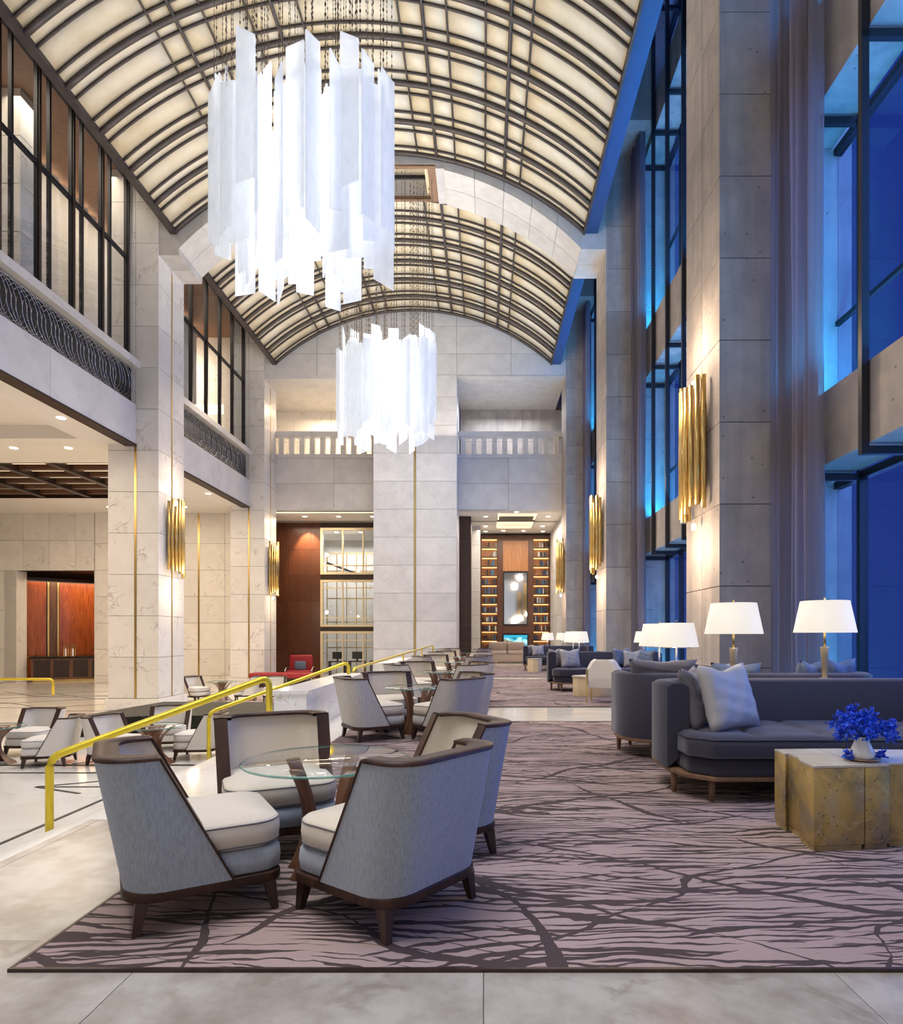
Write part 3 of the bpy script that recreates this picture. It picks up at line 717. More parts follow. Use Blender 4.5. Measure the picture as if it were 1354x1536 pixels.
# dark wood wall and brass framed windows under the left balcony
ww = struct('wall_wood', -10.2, -7.58, 29.52, 29.7, ZL, 6.5, 'joint')
zz = [ZL, .45, 1.65, 2.85, 4.05, 5.25, 6.5]
for xa, xb in ((-10.2, -9.1), (-9.1, -8.05), (-8.05, -7.58)):
    for za, zb in zip(zz, zz[1:]): blk('wall_panel', ww, xa+.006, xb-.006, 29.5, 29.52, za+.006, zb-.006, 'wood_wall')
lamp('SPOT', (-8.2, 28.9, 6.4), 650, (1, .7, .42), .04, rot=(math.radians(25), 0, math.radians(-8)), spot=math.radians(70), blend=.6)
lamp('SPOT', (-8.2, 29.0, 6.4), 60, (1, .7, .42), .04, rot=(math.radians(15), 0, 0), spot=math.radians(60), blend=.6)
bw = tag(empty('window_4', (-7.58, 29.5, ZL)), 'stacked brass framed windows beside the dark wood wall', 'window', kind='structure')
for z0, z1 in ((4.08, 6.25), (1.65, 3.83), (ZL, 1.44)):
    for a in ((-7.58, -7.46, z0, z1), (-4.5, -4.38, z0, z1), (-7.46, -4.5, z0, z0+.10), (-7.46, -4.5, z1-.10, z1)): blk('brass_frame', bw, a[0], a[1], 29.42, 29.56, a[2], a[3], 'brass_light')
    for x in (-6.55, -5.6): blk('brass_mullion', bw, x-.03, x+.03, 29.44, 29.54, z0+.1, z1-.1, 'brass_light')
    zt = z0+.42 if z0 > 0 else z1-.42
    blk('brass_transom', bw, -7.46, -4.5, 29.45, 29.53, zt-.025, zt+.025, 'brass_light')
    if z0 == 1.65: blk('brass_transom', bw, -7.46, -4.5, 29.45, 29.53, z1-.40, z1-.35, 'brass_light')
    xs = [-7.46, -6.58, -6.52, -5.63, -5.57, -4.5]
    for i in (0, 2, 4): blk('pane', bw, xs[i], xs[i+1], 29.485, 29.495, z0+.1, z1-.1, 'glass')
for z0, z1 in ((3.83, 4.08), (1.44, 1.65), (6.25, 6.5)): blk('wood_band', bw, -7.58, -4.38, 29.48, 29.6, z0, z1, 'wood_dark')
# room behind those windows
struct('wall_inner_room', -9, -3.5, 33.8, 34, ZL, 6.4, 'marble'); struct('ceiling_inner_room', -9, -3.5, 29.7, 34, 6.3, 6.4, 'white'); struct('wall_inner_side', -9.1, -9, 29.7, 34, ZL, 6.4, 'marble')
fr_o = tag(empty('brass_screen', (-8, 32.3, ZL)), 'brass framed screen standing behind the stacked windows', 'screen')
for i in range(9): blk('post', fr_o, -8+i*.5, -7.96+i*.5, 32.3, 32.34, ZL, 5.4, 'brass')
for z in (.6, 1.9, 3.1, 4.5, 5.4): blk('rail', fr_o, -8, -3.96, 32.3, 32.34, z, z+.05, 'brass')
bnm = MB().box(0, 5, 0, .06, 0, .1); bo = bnm.obj('stair_rail', 'black_metal', fr_o, (0, -.04, 4.9-ZL)); bo.rotation_euler = (0, .35, 0)
for x in (-7.2, -6.0, -5.2): downlight(x, 31, 6.3, 'small round downlight in the room behind the brass windows', 'downlights behind the brass windows')
for i, x in enumerate((-7.1, -6.2, -5.2)):
    d = tag(empty('work_desk', (x, 30.8+.3*i, ZL)), ['dark desk with monitor behind the brass window next to the wood wall', 'dark desk with monitor in the middle behind the brass window', 'dark desk with monitor behind the brass window next to the stone pier'][i], 'desk')
    MB().box(-.4, .4, -.25, .25, .7, .75).obj('desktop', 'wood_dark', d)
    for sx in (-.36, .36): MB().box(sx-.03, sx+.03, -.2, .2, 0, .7).obj('leg', 'wood_dark', d)
    MB().box(-.25, .25, 0, .03, .85, 1.2).obj('monitor', 'screen_frame', d); MB().box(-.04, .04, 0, .04, .75, .86).obj('stand', 'screen_frame', d)

# ---- library under the other balcony
ZB = 6.5; DS = 32.5
lc = tag(empty('ceiling_library', (0, 0, 0)), 'white library ceiling with a lit rectangular tray', 'ceiling', kind='structure')
for a in ((-1.07, .62, DB, DS+.5), (2.35, 4.6, DB, DS+.5), (.62, 2.35, DB, 27.3), (.62, 2.35, 31.2, DS+.5)): blk('ceiling_board', lc, a[0], a[1], a[2], a[3], ZB, ZB+.05, 'white')
for a in ((.6, .62, 27.3, 31.2), (2.35, 2.37, 27.3, 31.2), (.62, 2.35, 27.28, 27.3), (.62, 2.35, 31.2, 31.22)): blk('tray_side', lc, a[0], a[1], a[2], a[3], ZB, ZB+.4, 'white')
blk('tray_lid', lc, .6, 2.37, 27.28, 31.22, ZB+.22, ZB+.24, 'tray_glow')
for a in ((.64, .70, 27.4, 31.1), (2.27, 2.33, 27.4, 31.1), (.64, 2.33, 27.34, 27.40), (.64, 2.33, 31.1, 31.16)): blk('light_strip', lc, a[0], a[1], a[2], a[3], ZB+.06, ZB+.09, 'cove')
for x, y in ((.1, 28.0), (.1, 30.5), (2.85, 28.0), (2.85, 30.5), (1.0, 31.8), (2.0, 31.8), (1.4, 26.95), (.1, 32), (3.0, 32)): downlight(x, y, ZB, 'small round downlight in the library ceiling', 'downlights in the library ceiling')
wr = struct('wall_library_side', 3.45, 3.6, DB, DS+.4, 0, ZB, 'joint')
for y0 in (DB, 28.1, 29.6, 31.1):
    for z in range(6): blk('tile', wr, 3.43, 3.45, y0+.006, min(y0+1.5, DS)-.006, z*1.09+.006, min((z+1)*1.09, ZB)-.006, 'marble_cool')
struct('wall_library_end', -1.2, 3.6, DS+.45, DS+.6, 0, ZB, 'joint')
pw = column('dark_wood_pier', -1.07, -.55, DB+1.2, 29.3, 0, ZB, [0, .9, 1.7, 4.0, 5.4, ZB], None, None, 'wood_dark', 'dark wood clad pier at the edge of the library opening')
column('stone_pier', -.62, -.16, 30.4, 31.6, 0, ZB, courses(0, 1.1, 1.12, ZB), None, None, 'marble_cool', 'pale grey stone pier beside the bookcase')
# bookcase
bc = tag(empty('bookcase', (1.62, DS, 0)), 'lit wall-wide bookcase with central mirror and screen at the end of the hall', 'bookcase')
X0, X1 = -.16, 3.43
blk('back_panel', bc, X0, X1, DS+.36, DS+.4, 0, 6.3, 'wood_honey')
blk('top_rail', bc, X0, X1, DS-.02, DS+.36, 6.2, 6.38, 'wood_wall')
cx0, cx1 = .78, 2.50
for x0, x1 in ((X0, X0+.05), (cx0-.06, cx0), (cx1, cx1+.06), (X1-.05, X1)): blk('upright', bc, x0, x1, DS, DS+.36, 0, 6.2, 'wood_wall')
nsh = 13; hs_ = 6.2/nsh
for side, (x0, x1) in enumerate(((X0+.05, cx0-.06), (cx1+.06, X1-.05))):
    for i in range(nsh):
        blk('shelf', bc, x0, x1, DS, DS+.36, i*hs_, i*hs_+.05, 'wood_wall')
        blk('shelf_light', bc, x0+.03, x1-.03, DS+.27, DS+.33, (i+1)*hs_-.035, (i+1)*hs_-.005, 'shelf_glow')
for a in ((cx0, 1.0, 0, 6.2, 'wood_wall'), (2.28, cx1, 0, 6.2, 'wood_wall'), (1.0, 2.28, 4.55, 6.1, 'wood_honey'), (1.0, 2.28, 1.35, 1.75, 'wood_wall'), (1.0, 2.28, 6.1, 6.2, 'wood_wall'), (1.0, 2.28, 0, .25, 'wood_dark')): blk('center_panel', bc, a[0], a[1], DS+.02, DS+.36, a[2], a[3], a[4])
mr = tag(empty('wall_mirror', (1.64, DS-.03, 1.75)), 'tall framed mirror in the middle of the bookcase', 'mirror')
blk('glass', mr, 1.06, 2.22, DS-.01, DS+.02, 1.83, 4.45, 'mirror')
for a in ((1.0, 1.06, 1.77, 4.53), (2.22, 2.28, 1.77, 4.53), (1.06, 2.22, 4.45, 4.53), (1.06, 2.22, 1.77, 1.83)): blk('frame', mr, a[0], a[1], DS-.03, DS+.02, a[2], a[3], 'screen_frame')
blk('mount', mr, 1.06, 2.22, DS+.02, DS+.3, 1.80, 4.50, 'screen_frame')
tv = tag(empty('television', (1.64, DS-.03, .3)), 'television showing a turquoise coast below the tall mirror', 'television')
blk('bezel', tv, .96, 2.32, DS-.02, DS+.06, .42, 1.33, 'screen_frame')
def screen_mat():
    t = NT('screen_picture'); v = t.vec('pos'); n1 = t.noise(v.outputs[0], 2.4, 5, .6); sx = t.n('SeparateXYZ'); g = t.n('NewGeometry'); t.l(g.outputs['Position'], sx.inputs[0])
    sea = t.ramp(n1.outputs['Fac'], [(.35, (.0, .16, .28)), (.5, (.02, .42, .5)), (.6, (.5, .8, .85))]).outputs[0]
    land = t.ramp(n1.outputs['Fac'], [(.4, (.02, .04, .03)), (.6, (.3, .25, .15))]).outputs[0]
    h = t.math('ADD', sx.outputs['Z'], t.math('MULTIPLY', n1.outputs['Fac'], .5)); c = t.mix(t.math('LESS_THAN', t.math('ADD', h, t.math('MULTIPLY', sx.outputs['X'], .35)), 1.72), sea, land)
    c = t.mix(t.math('GREATER_THAN', sx.outputs['Z'], 1.15), c, (.02, .40, .62))
    t.l(c, t.b.inputs['Emission Color']); t.b.inputs['Emission Strength'].default_value = 1.3; return t.set((0, 0, 0), .3)
M['screen'] = screen_mat(); blk('screen', tv, 1.04, 2.24, DS-.03, DS-.02, .5, 1.26, 'screen')
blk('console', tv, 1.1, 2.18, DS-.02, DS+.02, .25, .42, 'screen_frame')
# books, each its own
bcols = [(.02, .035, .09), (.03, .03, .035), (.60, .55, .48), (.07, .035, .025), (.05, .10, .2), (.28, .27, .28), (.04, .14, .26), (.16, .12, .08)]
bm_ = []
for i, c in enumerate(bcols):
    M['book%d' % i] = plain('book_cover_%d' % i, c, .5)
    m = MB().box(-.5, .5, -.5, .5, 0, 1).mesh('book'); m.materials.append(M['book%d' % i]); bm_.append(m)
cnt = 0
for side, (x0, x1) in enumerate(((X0+.08, cx0-.08), (cx1+.08, X1-.08))):
    for i in range(1, nsh):
        x = x0+random.uniform(0, .15)+(.18 if i > 8 else 0)
        while x < x1-.07 and cnt < 290:
            if random.random() < (.16 if i < 9 else .3): x += random.uniform(.06, .16); continue
            wd = random.uniform(.05, .085); h = random.uniform(.2, .33)
            k = random.choice((2, 2, 5, 1)) if i > 10 and side == 0 or i > 11 else random.choice((0, 0, 1, 1, 3, 4, 5, 2, 6, 7))
            o = inst('book', bm_[k], None, (x+wd/2, DS+.16, i*hs_+.05), (0, 0, 0), (wd, .22, h))
            cn = ('navy', 'black', 'cream', 'brown', 'blue', 'grey', 'teal', 'tan')[k]; on = ('bottom', 'second', 'third', 'fourth', 'fifth', 'sixth', 'seventh', 'eighth', 'ninth', 'tenth', 'eleventh', 'twelfth', 'top')[i]
            sd = ('pier', 'window')[side]; tag(o, '%s book on the %s shelf from the floor, %s side of the mirror' % (cn, on, sd) if i < 12 else '%s book on the top shelf, %s side of the mirror' % (cn, sd), 'book', 'books on the %s shelf, %s side' % (on, sd)); x += wd+.004; cnt += 1
sf = tag(empty('beige_sofa', (1.15, 28.9, 0)), 'long beige sofa in front of the bookcase', 'sofa')
MB().box(-.9, .75, -.45, .45, .08, .38).obj('base', 'beige', sf, bevel=.04)
for x in (-.87, -.05): MB().box(x, x+.78, -.45, .3, .38, .55).obj('seat_cushion', 'beige', sf, bevel=.06); MB().box(x, x+.78, .15, .4, .5, .95).obj('back_cushion', 'beige', sf, bevel=.08)
MB().box(-.9, .75, .3, .45, .2, .85).obj('back', 'beige', sf, bevel=.04)
for sx in (-.8, .65):
    for sy in (-.38, .38): MB().box(sx-.03, sx+.03, sy-.03, sy+.03, 0, .08).obj('leg', 'wood_dark', sf)

# ---- window wall on the right
XS, XG = 4.30, 4.95
SP = ((3.40, 4.32), (8.05, 9.33), (13.9, 14.85))
def window_bay(y0, y1, k):
    o = tag(empty('window_%d' % (k+5), (XG, y0, 0)), ['tall dusk-blue window bay beside the front lamps', 'tall dusk-blue window bay between the first two concrete columns', 'tall dusk-blue window bay between the far concrete columns'][k], 'window', kind='structure')
    ys = []; y = y1-.03 if k else y1-.6
    if k == 0: y = 8.27
    while y > y0+.15: ys.append(y); y -= 1.2
    ys = ys[::-1]
    for z0, z1 in ((0, 3.4), (4.32, 8.05), (9.33, 13.9), (14.85, 17.3)):
        e = [y0]+ys+[y1]
        for a, b in zip(e, e[1:]):
            if b-a > .05: blk('pane', o, XG, XG+.01, a, b, z0, z1, 'glass')
    for y in ys:
        blk('mullion', o, XG-.06, XG+.05, y-.035, y+.035, 0, 17.3, 'black_metal')
        blk('fin', o, XS-.10, XS-.015, y-.035, y+.035, 3.36, 17.05, 'black_metal')
        for z in (3.36, 8.0, 13.85, 16.98): blk('fin_arm', o, XS-.10, XG, y-.035, y+.035, z-.09, z, 'black_metal')
    for z in (.06, 3.34, 4.36, 8.0, 9.36, 13.85, 14.9, 17.2): blk('sill', o, XG-.05, XG+.06, y0, y1, z-.05, z+.05, 'black_metal')
    for z in (5.6, 11.6): blk('transom', o, XG-.03, XG+.03, y0, y1, z-.03, z+.03, 'black_metal')
    w_ = tag(empty('wall_spandrel', (XS, y0, 3.4)), ['board-marked concrete spandrels of the bay beside the front lamps', 'board-marked concrete spandrels between the first two concrete columns', 'board-marked concrete spandrels between the far concrete columns'][k], 'spandrel', kind='structure')
    e = [y0]+ys+[y1]
    for z0, z1 in SP:
        for a, b in zip(e, e[1:]):
            if b-a > .05: blk('spandrel_panel', w_, XS, XG-.08, a+.004, b-.004, z0, z1, 'concrete')
window_bay(.66+CL, D1, 0); window_bay(D1+CL, D2, 1); window_bay(D2+CL, D3, 2)
struct('wall_east_near', XS, XG+.2, -4, .66, 0, 17.3, 'concrete'); struct('wall_east_far', 4.6, XG+.2, D3, 36, 0, 17.3, 'concrete')
for y in (.66, D1, D2): struct('wall_east_pier', 4.6, XG+.2, y, y+CL, 0, 17.3, 'concrete')
for y in (D2, D3): struct('beam_upper', XR+.03, 4.6, y-1.2, y, 14.15, 17.3, 'concrete')
# curtains gathered beside the columns
def curtain(y0, y1, x, label, z1=17.0):
    m = MB(); n = 110; rows = []
    f = [(random.uniform(.7, 1.3), random.uniform(0, 6)) for _ in range(4)]
    for z in [0.02+(z1-.02)*i/12 for i in range(13)]:
        r = []
        for i in range(n):
            u = i/(n-1); a = .085*(math.sin(u*62*f[0][0]+f[0][1])+.4*math.sin(u*26*f[1][0]+f[1][1]))
            r.append((a+.01*math.sin(z*.8+u*9), y0+(y1-y0)*u+.03*math.sin(u*40+z*.2), z))
        rows.append(r)
    m.grid(rows); o = m.obj('curtain', 'curtain', None, (x, 0, 0)); tag(o, label, 'curtain', 'tall sheer curtains along the window wall'); return o
curtain(7.62, 8.84, 4.05, 'tall sheer mauve curtain bunched in front of the first concrete column')
curtain(16.2, 17.04, 4.05, 'tall sheer mauve curtain bunched before the second concrete column')
curtain(24.4, 25.28, 4.05, 'tall sheer mauve curtain bunched before the farthest concrete column')
curtain(10.33, 11.1, 4.05, 'tall sheer mauve curtain just past the first concrete column')
curtain(18.53, 19.2, 4.05, 'tall sheer mauve curtain just past the second concrete column')

# ---- sconces of brass tubes
def sconce(x, y, z, sgn, label, warm=(1, .74, .52)):
    o = tag(empty('tube_sconce', (x, y, z)), label, 'sconce', 'brass tube wall sconces')
    blk('wall_plate', o, x-sgn*.02, x, y-.26, y+.26, z+.35, z+1.75, 'brass') if False else MB().box(min(0, -sgn*.03), max(0, -sgn*.03), -.2, .2, .35, 1.75).obj('wall_plate', 'brass', o)
    n = 9; rnd = random.Random(int(y*10))
    for i in range(n):
        a = PI*(i+.5)/n; yy = -.34*math.cos(a); xx = -sgn*(.05+.24*math.sin(a))
        lo = rnd.uniform(0, .22); hi = rnd.uniform(1.95, 2.25); r = .040
        MB().tube([(xx, yy, lo), (xx, yy, hi)], r, 12).obj('tube', 'brass', o)
    for zz in (.35, 1.75): MB().tube([(0, 0, zz), (-sgn*.16, 0, zz)], .02, 8).obj('bracket', 'brass', o)
    for zz in (-.06, 2.1): MB().lathe([(.0, -.06), (.035, -.03), (.035, .03), (0, .06)], 10, (-sgn*.12, 0, zz)).obj('bulb', 'bulb', o)
    lamp('POINT', (x-sgn*.6, y, z+2.6), (62 if y < 20 else 24) if sgn > 0 else 30, warm, .1); lamp('POINT', (x-sgn*.6, y, z-.4), (62 if y < 20 else 24) if sgn > 0 else 30, warm, .1)
    return o
sconce(XR, D1+CL/2, 2.95, 1, 'brass tube sconce high on the concrete column beside the front curtains')
sconce(XR, D2+CL/2, 2.95, 1, 'brass tube sconce on the second concrete column')
sconce(XR, D3+CL/2, 2.95, 1, 'brass tube sconce on the farthest concrete column by the library')
sconce(XL, D2+CL/2, 2.85, -1, 'brass tube sconce on the marble column over the lower lounge')
sconce(XL, D3+CL/2, 2.85, -1, 'brass tube sconce on the marble column beside the dark wood wall')

# ---- chandeliers of hanging frosted strips
def strip_mesh(L, wd, cut0, cut1):
    m = MB(); t = .012; pts = [(-wd/2, -L/2), (wd/2, -L/2+cut0), (wd/2, L/2), (-wd/2, L/2-cut1)]
    a = [m.bm.verts.new((x, -t, z)) for x, z in pts]; b = [m.bm.verts.new((x, t, z)) for x, z in pts]
    m.bm.faces.new(a); m.bm.faces.new(b[::-1])
    for i in range(4): m.bm.faces.new((a[i], b[i], b[(i+1) % 4], a[(i+1) % 4]))
    me = m.mesh('frosted_strip'); me.materials.append(M['acrylic']); return me
SM = [strip_mesh(L, wd, c0, c1) for L, wd, c0, c1 in ((2.35, .29, .08, .02), (2.35, .30, -.14, .18), (2.1, .26, .12, -.10), (2.6, .28, -.06, .05), (1.9, .22, .2, .22))]
def chain_mesh(L):
    m = MB(); n = int(L/.075)
    for i in range(n):
        z = i*L/n; a = .011; b = L/n*.62; q = (a, .004) if i % 2 else (.004, a)
        v = [m.bm.verts.new(p) for p in ((q[0], 0, z), (0, q[1], z), (-q[0], 0, z), (0, -q[1], z))]; t = m.bm.verts.new((0, 0, z+b)); d = m.bm.verts.new((0, 0, z-b))
        for j in range(4): m.bm.faces.new((v[j], v[(j+1) % 4], t)); m.bm.faces.new((v[(j+1) % 4], v[j], d))
    me = m.mesh('chain'); me.materials.append(M['chain']); return me
CH = {L: chain_mesh(L) for L in (3.2, 3.6, 4.0, 4.4, 4.8, 5.6, 6.4)}
def chandelier(x, y, label, seed):
    o = tag(empty('strip_chandelier', (x, y, 6.4)), label, 'chandelier', 'chandeliers of frosted strips'); r = random.Random(seed)
    def strip(px, py, rz, ztop, k):
        L = (2.35, 2.35, 2.1, 2.6, 1.9)[k]; c = inst('frosted_strip', SM[k], o, (px, py, ztop-L/2-6.4), (0, 0, rz))
        need = 14.05-ztop; cl = max([q for q in CH if q <= need+.05] or [3.2])
        inst('chain', CH[cl], c, (.0, 0, L/2), (0, 0, 0)) 
        return c
    n = 30
    for i in range(n):
        a = 2*PI*i/n+r.uniform(-.05, .05); rx, ry = 1.32*(1 if i % 2 else .9), .85
        strip(rx*math.cos(a), ry*math.sin(a), a+PI/2+r.uniform(-.9, .9), 9.55+.30*math.sin(a)+r.uniform(-.35, .35), r.choice((0, 1, 0, 3, 2)))
    for i in range(18):
        a = 2*PI*i/18+r.uniform(-.1, .1); strip(.85*math.cos(a), .5*math.sin(a), r.uniform(0, PI), r.uniform(8.9, 9.7), r.choice((0, 1, 2, 3)))
    for i in range(26):
        a = 2*PI*i/26+r.uniform(-.1, .1); rr = r.uniform(.75, 1.2); strip(rr*math.cos(a), rr*math.sin(a)*.7, r.uniform(-.6, .6)+(a+PI/2 if i % 2 else 0), r.uniform(8.95, 9.35), r.choice((0, 2, 4, 1)))
    for zz, rr in ((9.0, .5), (7.6, .55)):
        for i in range(4):
            a = PI/2*i+.4; MB().lathe([(0, -.06), (.045, 0), (0, .06)], 8, (rr*math.cos(a), rr*math.sin(a), zz-6.4)).obj('bulb', 'bulb', o)
    MB().box(-1.2, 1.2, -.03, .03, 7.66, 7.70).obj('hanging_frame', 'black_metal', o); MB().box(-.03, .03, -1.1, 1.1, 7.70, 7.74).obj('hanging_frame', 'black_metal', o)
    return o
chandelier(-2.70, 9.55, 'great chandelier of frosted glass strips on chains, the big one in front', 3)
chandelier(-2.72, 17.78, 'smaller looking chandelier of frosted glass strips hanging below the stone arch', 11)

# ---------------------------------------------------------------- furniture
def shell_point(u, t, off):
    """u 0..1 around the U of the chair back (x+ front, round the rear, x- front); t 0..1 up; off inward offset"""
    t = max(0, min(1, t)); wv = .315+.02*t-off; yr = -(.305+.105*t)+off; yf = .11-.29*t; rc = max(.03, .15-off*.6)
    segs = [yf-(yr+rc), PI/2*rc, 2*(wv-rc), PI/2*rc, yf-(yr+rc)]; cut = [0, .26, .40, .60, .74, 1.0]
    for i in range(5):
        if u <= cut[i+1] or i == 4:
            f = (u-cut[i])/(cut[i+1]-cut[i]); break
    if i == 0: return (wv, yf-f*segs[0])
    if i == 1: a = f*PI/2; return (wv-rc+rc*math.cos(a), yr+rc-rc*math.sin(a))
    if i == 2: return (wv-rc-f*segs[2], yr)
    if i == 3: a = f*PI/2; return (-wv+rc-rc*math.sin(a), yr+rc-rc*math.cos(a))
    return (-wv, yr+rc+f*segs[4])
UU = [i/11*.26 for i in range(11)]+[.26+.14*i/6 for i in range(6)]+[.40+.20*i/6 for i in range(6)]+[.60+.14*i/6 for i in range(6)]+[.74+.26*i/11 for i in range(12)]
def rounded_rect(x0, x1, y0, y1, rf, rb, n=5, bow=0):
    pts = []
    for cx_, cy_, r, a0 in ((x1-rf, y1-rf, rf, 0), (x0+rf, y1-rf, rf, PI/2), (x0+rb, y0+rb, rb, PI), (x1-rb, y0+rb, rb, 3*PI/2)):
        for i in range(n+1):
            a = a0+PI/2*i/n; px, py = cx_+r*math.cos(a), cy_+r*math.sin(a)
            if py > y1-rf and bow: py += bow*(1-(px/x1)**2)
            pts.append((px, py))
    return pts
def cushion_mesh(pts, z0, z1, r=.03, crown=.02):
    cx_ = sum(p[0] for p in pts)/len(pts); cy_ = sum(p[1] for p in pts)/len(pts)
    m = MB(); rows = []; H = z1-z0
    prof = [(.35, -.0), (.93, 0), (.985, .10*H), (1, .5*H), (.985, .90*H), (.95, H), (.6, H+crown*.7), (.2, H+crown)]
    for s_, z in prof: rows.append([(cx_+(x-cx_)*s_, cy_+(y-cy_)*s_, z0+z) for x, y in pts])
    vr = m.grid(rows, True); m.bm.faces.new(vr[0][::-1]).smooth = True; m.bm.faces.new(vr[-1]).smooth = True
    return m
def club_chair(name, outer, inner, label, group):
    o = tag(empty(name), label, 'chair', group); z0, z1 = .175, .735
    H = lambda t: z0+(z1-z0)*t
    T = [i/8 for i in range(9)]
    def sheet(off, ts, mat, nm, under=0):
        m = MB(); m.grid([[(*shell_point(u, t, off), H(t)-under) for u in UU] for t in ts]); return m.obj(nm, mat, o)
    sheet(0, T, outer, 'outer_back'); sheet(.065, [.3+.7*i/6 for i in range(7)], inner, 'inner_back')
    # wooden cap and sloping front edges (closed ring between the two sheets)
    m = MB(); rows = []
    for off, dz in ((-.006, -.010), (-.006, .005), (.03, .007), (.095, .005), (.095, -.012)):
        rows.append([(*shell_point(u, 1, off), z1+dz) for u in UU])
    rows.append(rows[0]); m.grid(rows); m.obj('top_rail', 'wood_dark2', o)
    for s_ in (0, 1):
        m = MB(); rows = []
        for t in [i/10 for i in range(11)]:
            r_ = []
            for off, dy in ((-.005, -.002), (-.005, .008), (.07, .012), (.07, -.004)):
                x, y = shell_point(float(s_), t, off); r_.append((x, y+dy, H(t)))
            rows.append(r_)
        vr = m.grid(rows, True, False); m.bm.faces.new(vr[0][::-1]); m.bm.faces.new(vr[-1]); m.obj('side_rail', 'wood_dark2', o)
    base = rounded_rect(-.315, .315, -.312, .325, .07, .14)
    MB().prism(base, .135, .178).obj('plinth', 'wood_dark2', o, bevel=.006)
    cushion_mesh(rounded_rect(-.30, .30, -.26, .325, .08, .13, 6, .02), .175, .285, .02, 0).obj('base_cushion', outer, o)
    sc_ = cushion_mesh(rounded_rect(-.305, .305, -.27, .315, .10, .12, 6, .035), .292, .415, .03, .03).obj('seat_cushion', inner, o)
    for zz in (.307, .400):
        pr = [(x*.982, y*.982, zz) for x, y in rounded_rect(-.305, .305, -.27, .315, .10, .12, 6, .035)]; pr = [p for p in pr]
        MB().tube(pr+[pr[0]], .0045, 5, False).obj('piping', 'pillow_dark', sc_)
    for sx, sy in ((-1, 1), (1, 1), (-1, -1), (1, -1)):
        m = MB(); x, y = sx*.265, (.27 if sy > 0 else -.235); dx, dy = sx*.012, sy*.025
        for zz, q in ((0, 0), ): pass
        rows = []
        for zz, hw, k in ((.14, .027, 0), (.0, .015, 1)): rows.append([(x+dx*k+a*hw, y+dy*k+b*hw, zz) for a, b in ((-1, -1), (1, -1), (1, 1), (-1, 1))])
        vr = m.grid(rows, True, False); m.bm.faces.new(vr[0]); m.bm.faces.new(vr[-1][::-1]); m.obj('leg', 'wood_dark', o)
    return o
def face(dx, dy): return math.atan2(dy, dx)-PI/2     # rotation so that local +Y looks along (dx, dy)

def cocktail_table(label, tall=True):
    o = tag(empty('cocktail_table'), label, 'table', 'round glass tables'); 
    MB().lathe([(0, .572), (.425, .572), (.43, .577), (.43, .581), (.425, .585), (0, .585)], 56).obj('glass_top', 'table_glass', o)
    MB().lathe([(.4262, .5725), (.4312, .577), (.4312, .581), (.4262, .5848)], 56, caps=False).obj('glass_edge', 'glass_rim', o)
    for k in range(4):
        a0 = PI/4+PI/2*k; m = MB(); rows = []
        for i in range(15):
            s_ = i/14; z = .57*s_
            rad = .06+.115*(1-s_)**2.6+.17*s_**2.0; wd = .020+.055*(1-s_)**3.0+.02*s_**1.6; th = .017+.012*(1-s_)**3
            ca, sa = math.cos(a0), math.sin(a0); r_ = []
            for u, v in ((-1, -1), (1, -1), (1, 1), (-1, 1)):
                rr = rad+v*th; r_.append((ca*rr-sa*u*wd, sa*rr+ca*u*wd, z))
            rows.append(r_)
        vr = m.grid(rows, True, False); m.bm.faces.new(vr[0][::-1]); m.bm.faces.new(vr[-1]); m.obj('leg', 'wood_walnut', o, bevel=.006, segs=2)
    return o
def drum_table(label):
    o = tag(empty('pedestal_table'), label, 'table', 'wooden pedestal tables')
    MB().lathe([(0, .572), (.43, .572), (.43, .586), (0, .586)], 40).obj('glass_top', 'table_glass', o)
    MB().lathe([(.431, .572), (.431, .586)], 40, caps=False).obj('glass_edge', 'glass_rim', o)
    for k in range(4):
        m = MB(); a0 = PI/2*k+.3; rows = []
        for i in range(13):
            s_ = i/12; rad = .10+.20*abs(2*s_-1)**2.2; z = .57*s_
            rows.append([(math.cos(a0+d)*r_, math.sin(a0+d)*r_, z) for d, r_ in ((-.55, rad), (0, rad*1.05), (.55, rad), (.4, rad-.03), (-.4, rad-.03))])
        vr = m.grid(rows, True, False); m.bm.faces.new(vr[0][::-1]); m.bm.faces.new(vr[-1]); m.obj('leg', 'wood_walnut', o)
    return o

proto = club_chair('club_chair', 'tweed', 'cream', '-', 'club chairs around the glass tables')
proto2 = None
ord_ = ['front', 'second', 'third', 'fourth', 'fifth', 'sixth']
OFF = [((-.515, -.38), (.86, .51), 'its rounded back toward the stairs'), ((.40, -.43), (-.80, .60), 'its back toward the sofas, near side'),
       ((-.40, .42), (.42, -.90), 'facing out, on the stair side'), ((.52, .36), (-.86, -.50), 'facing the stairs, far side')]
tproto = cocktail_table('-')
proto2 = club_chair('club_chair', 'tweed_back', 'cream', '-', 'club chairs around the glass tables'); used2 = False
first = True
for i, (x, y) in enumerate(((-.83, 3.35), (-.84, 8.05), (-.78, 11.5), (-.75, 15.7), (-.72, 19.7), (-.7, 23.9))):
    lab = 'round glass topped walnut table of the %s seating group along the carpet' % ord_[i]
    t = tproto if i == 0 else dup(tproto, (0, 0, 0), 0)
    t.location = (x, y, .012); t.rotation_euler[2] = .35; t['label'] = lab
    for j, ((dx, dy), (fx, fy), txt) in enumerate(OFF):
        z = .012
        lab = 'grey club chair of the %s glass table, %s' % (ord_[i], txt)
        if first: c = proto; first = False
        elif i == 0: c = dup(proto, (0, 0, 0), 0)
        elif not used2: c = proto2; used2 = True
        else: c = dup(proto2, (0, 0, 0), 0)
        c.location = (x+dx, y+dy, z); c.rotation_euler[2] = face(fx, fy); c['label'] = lab
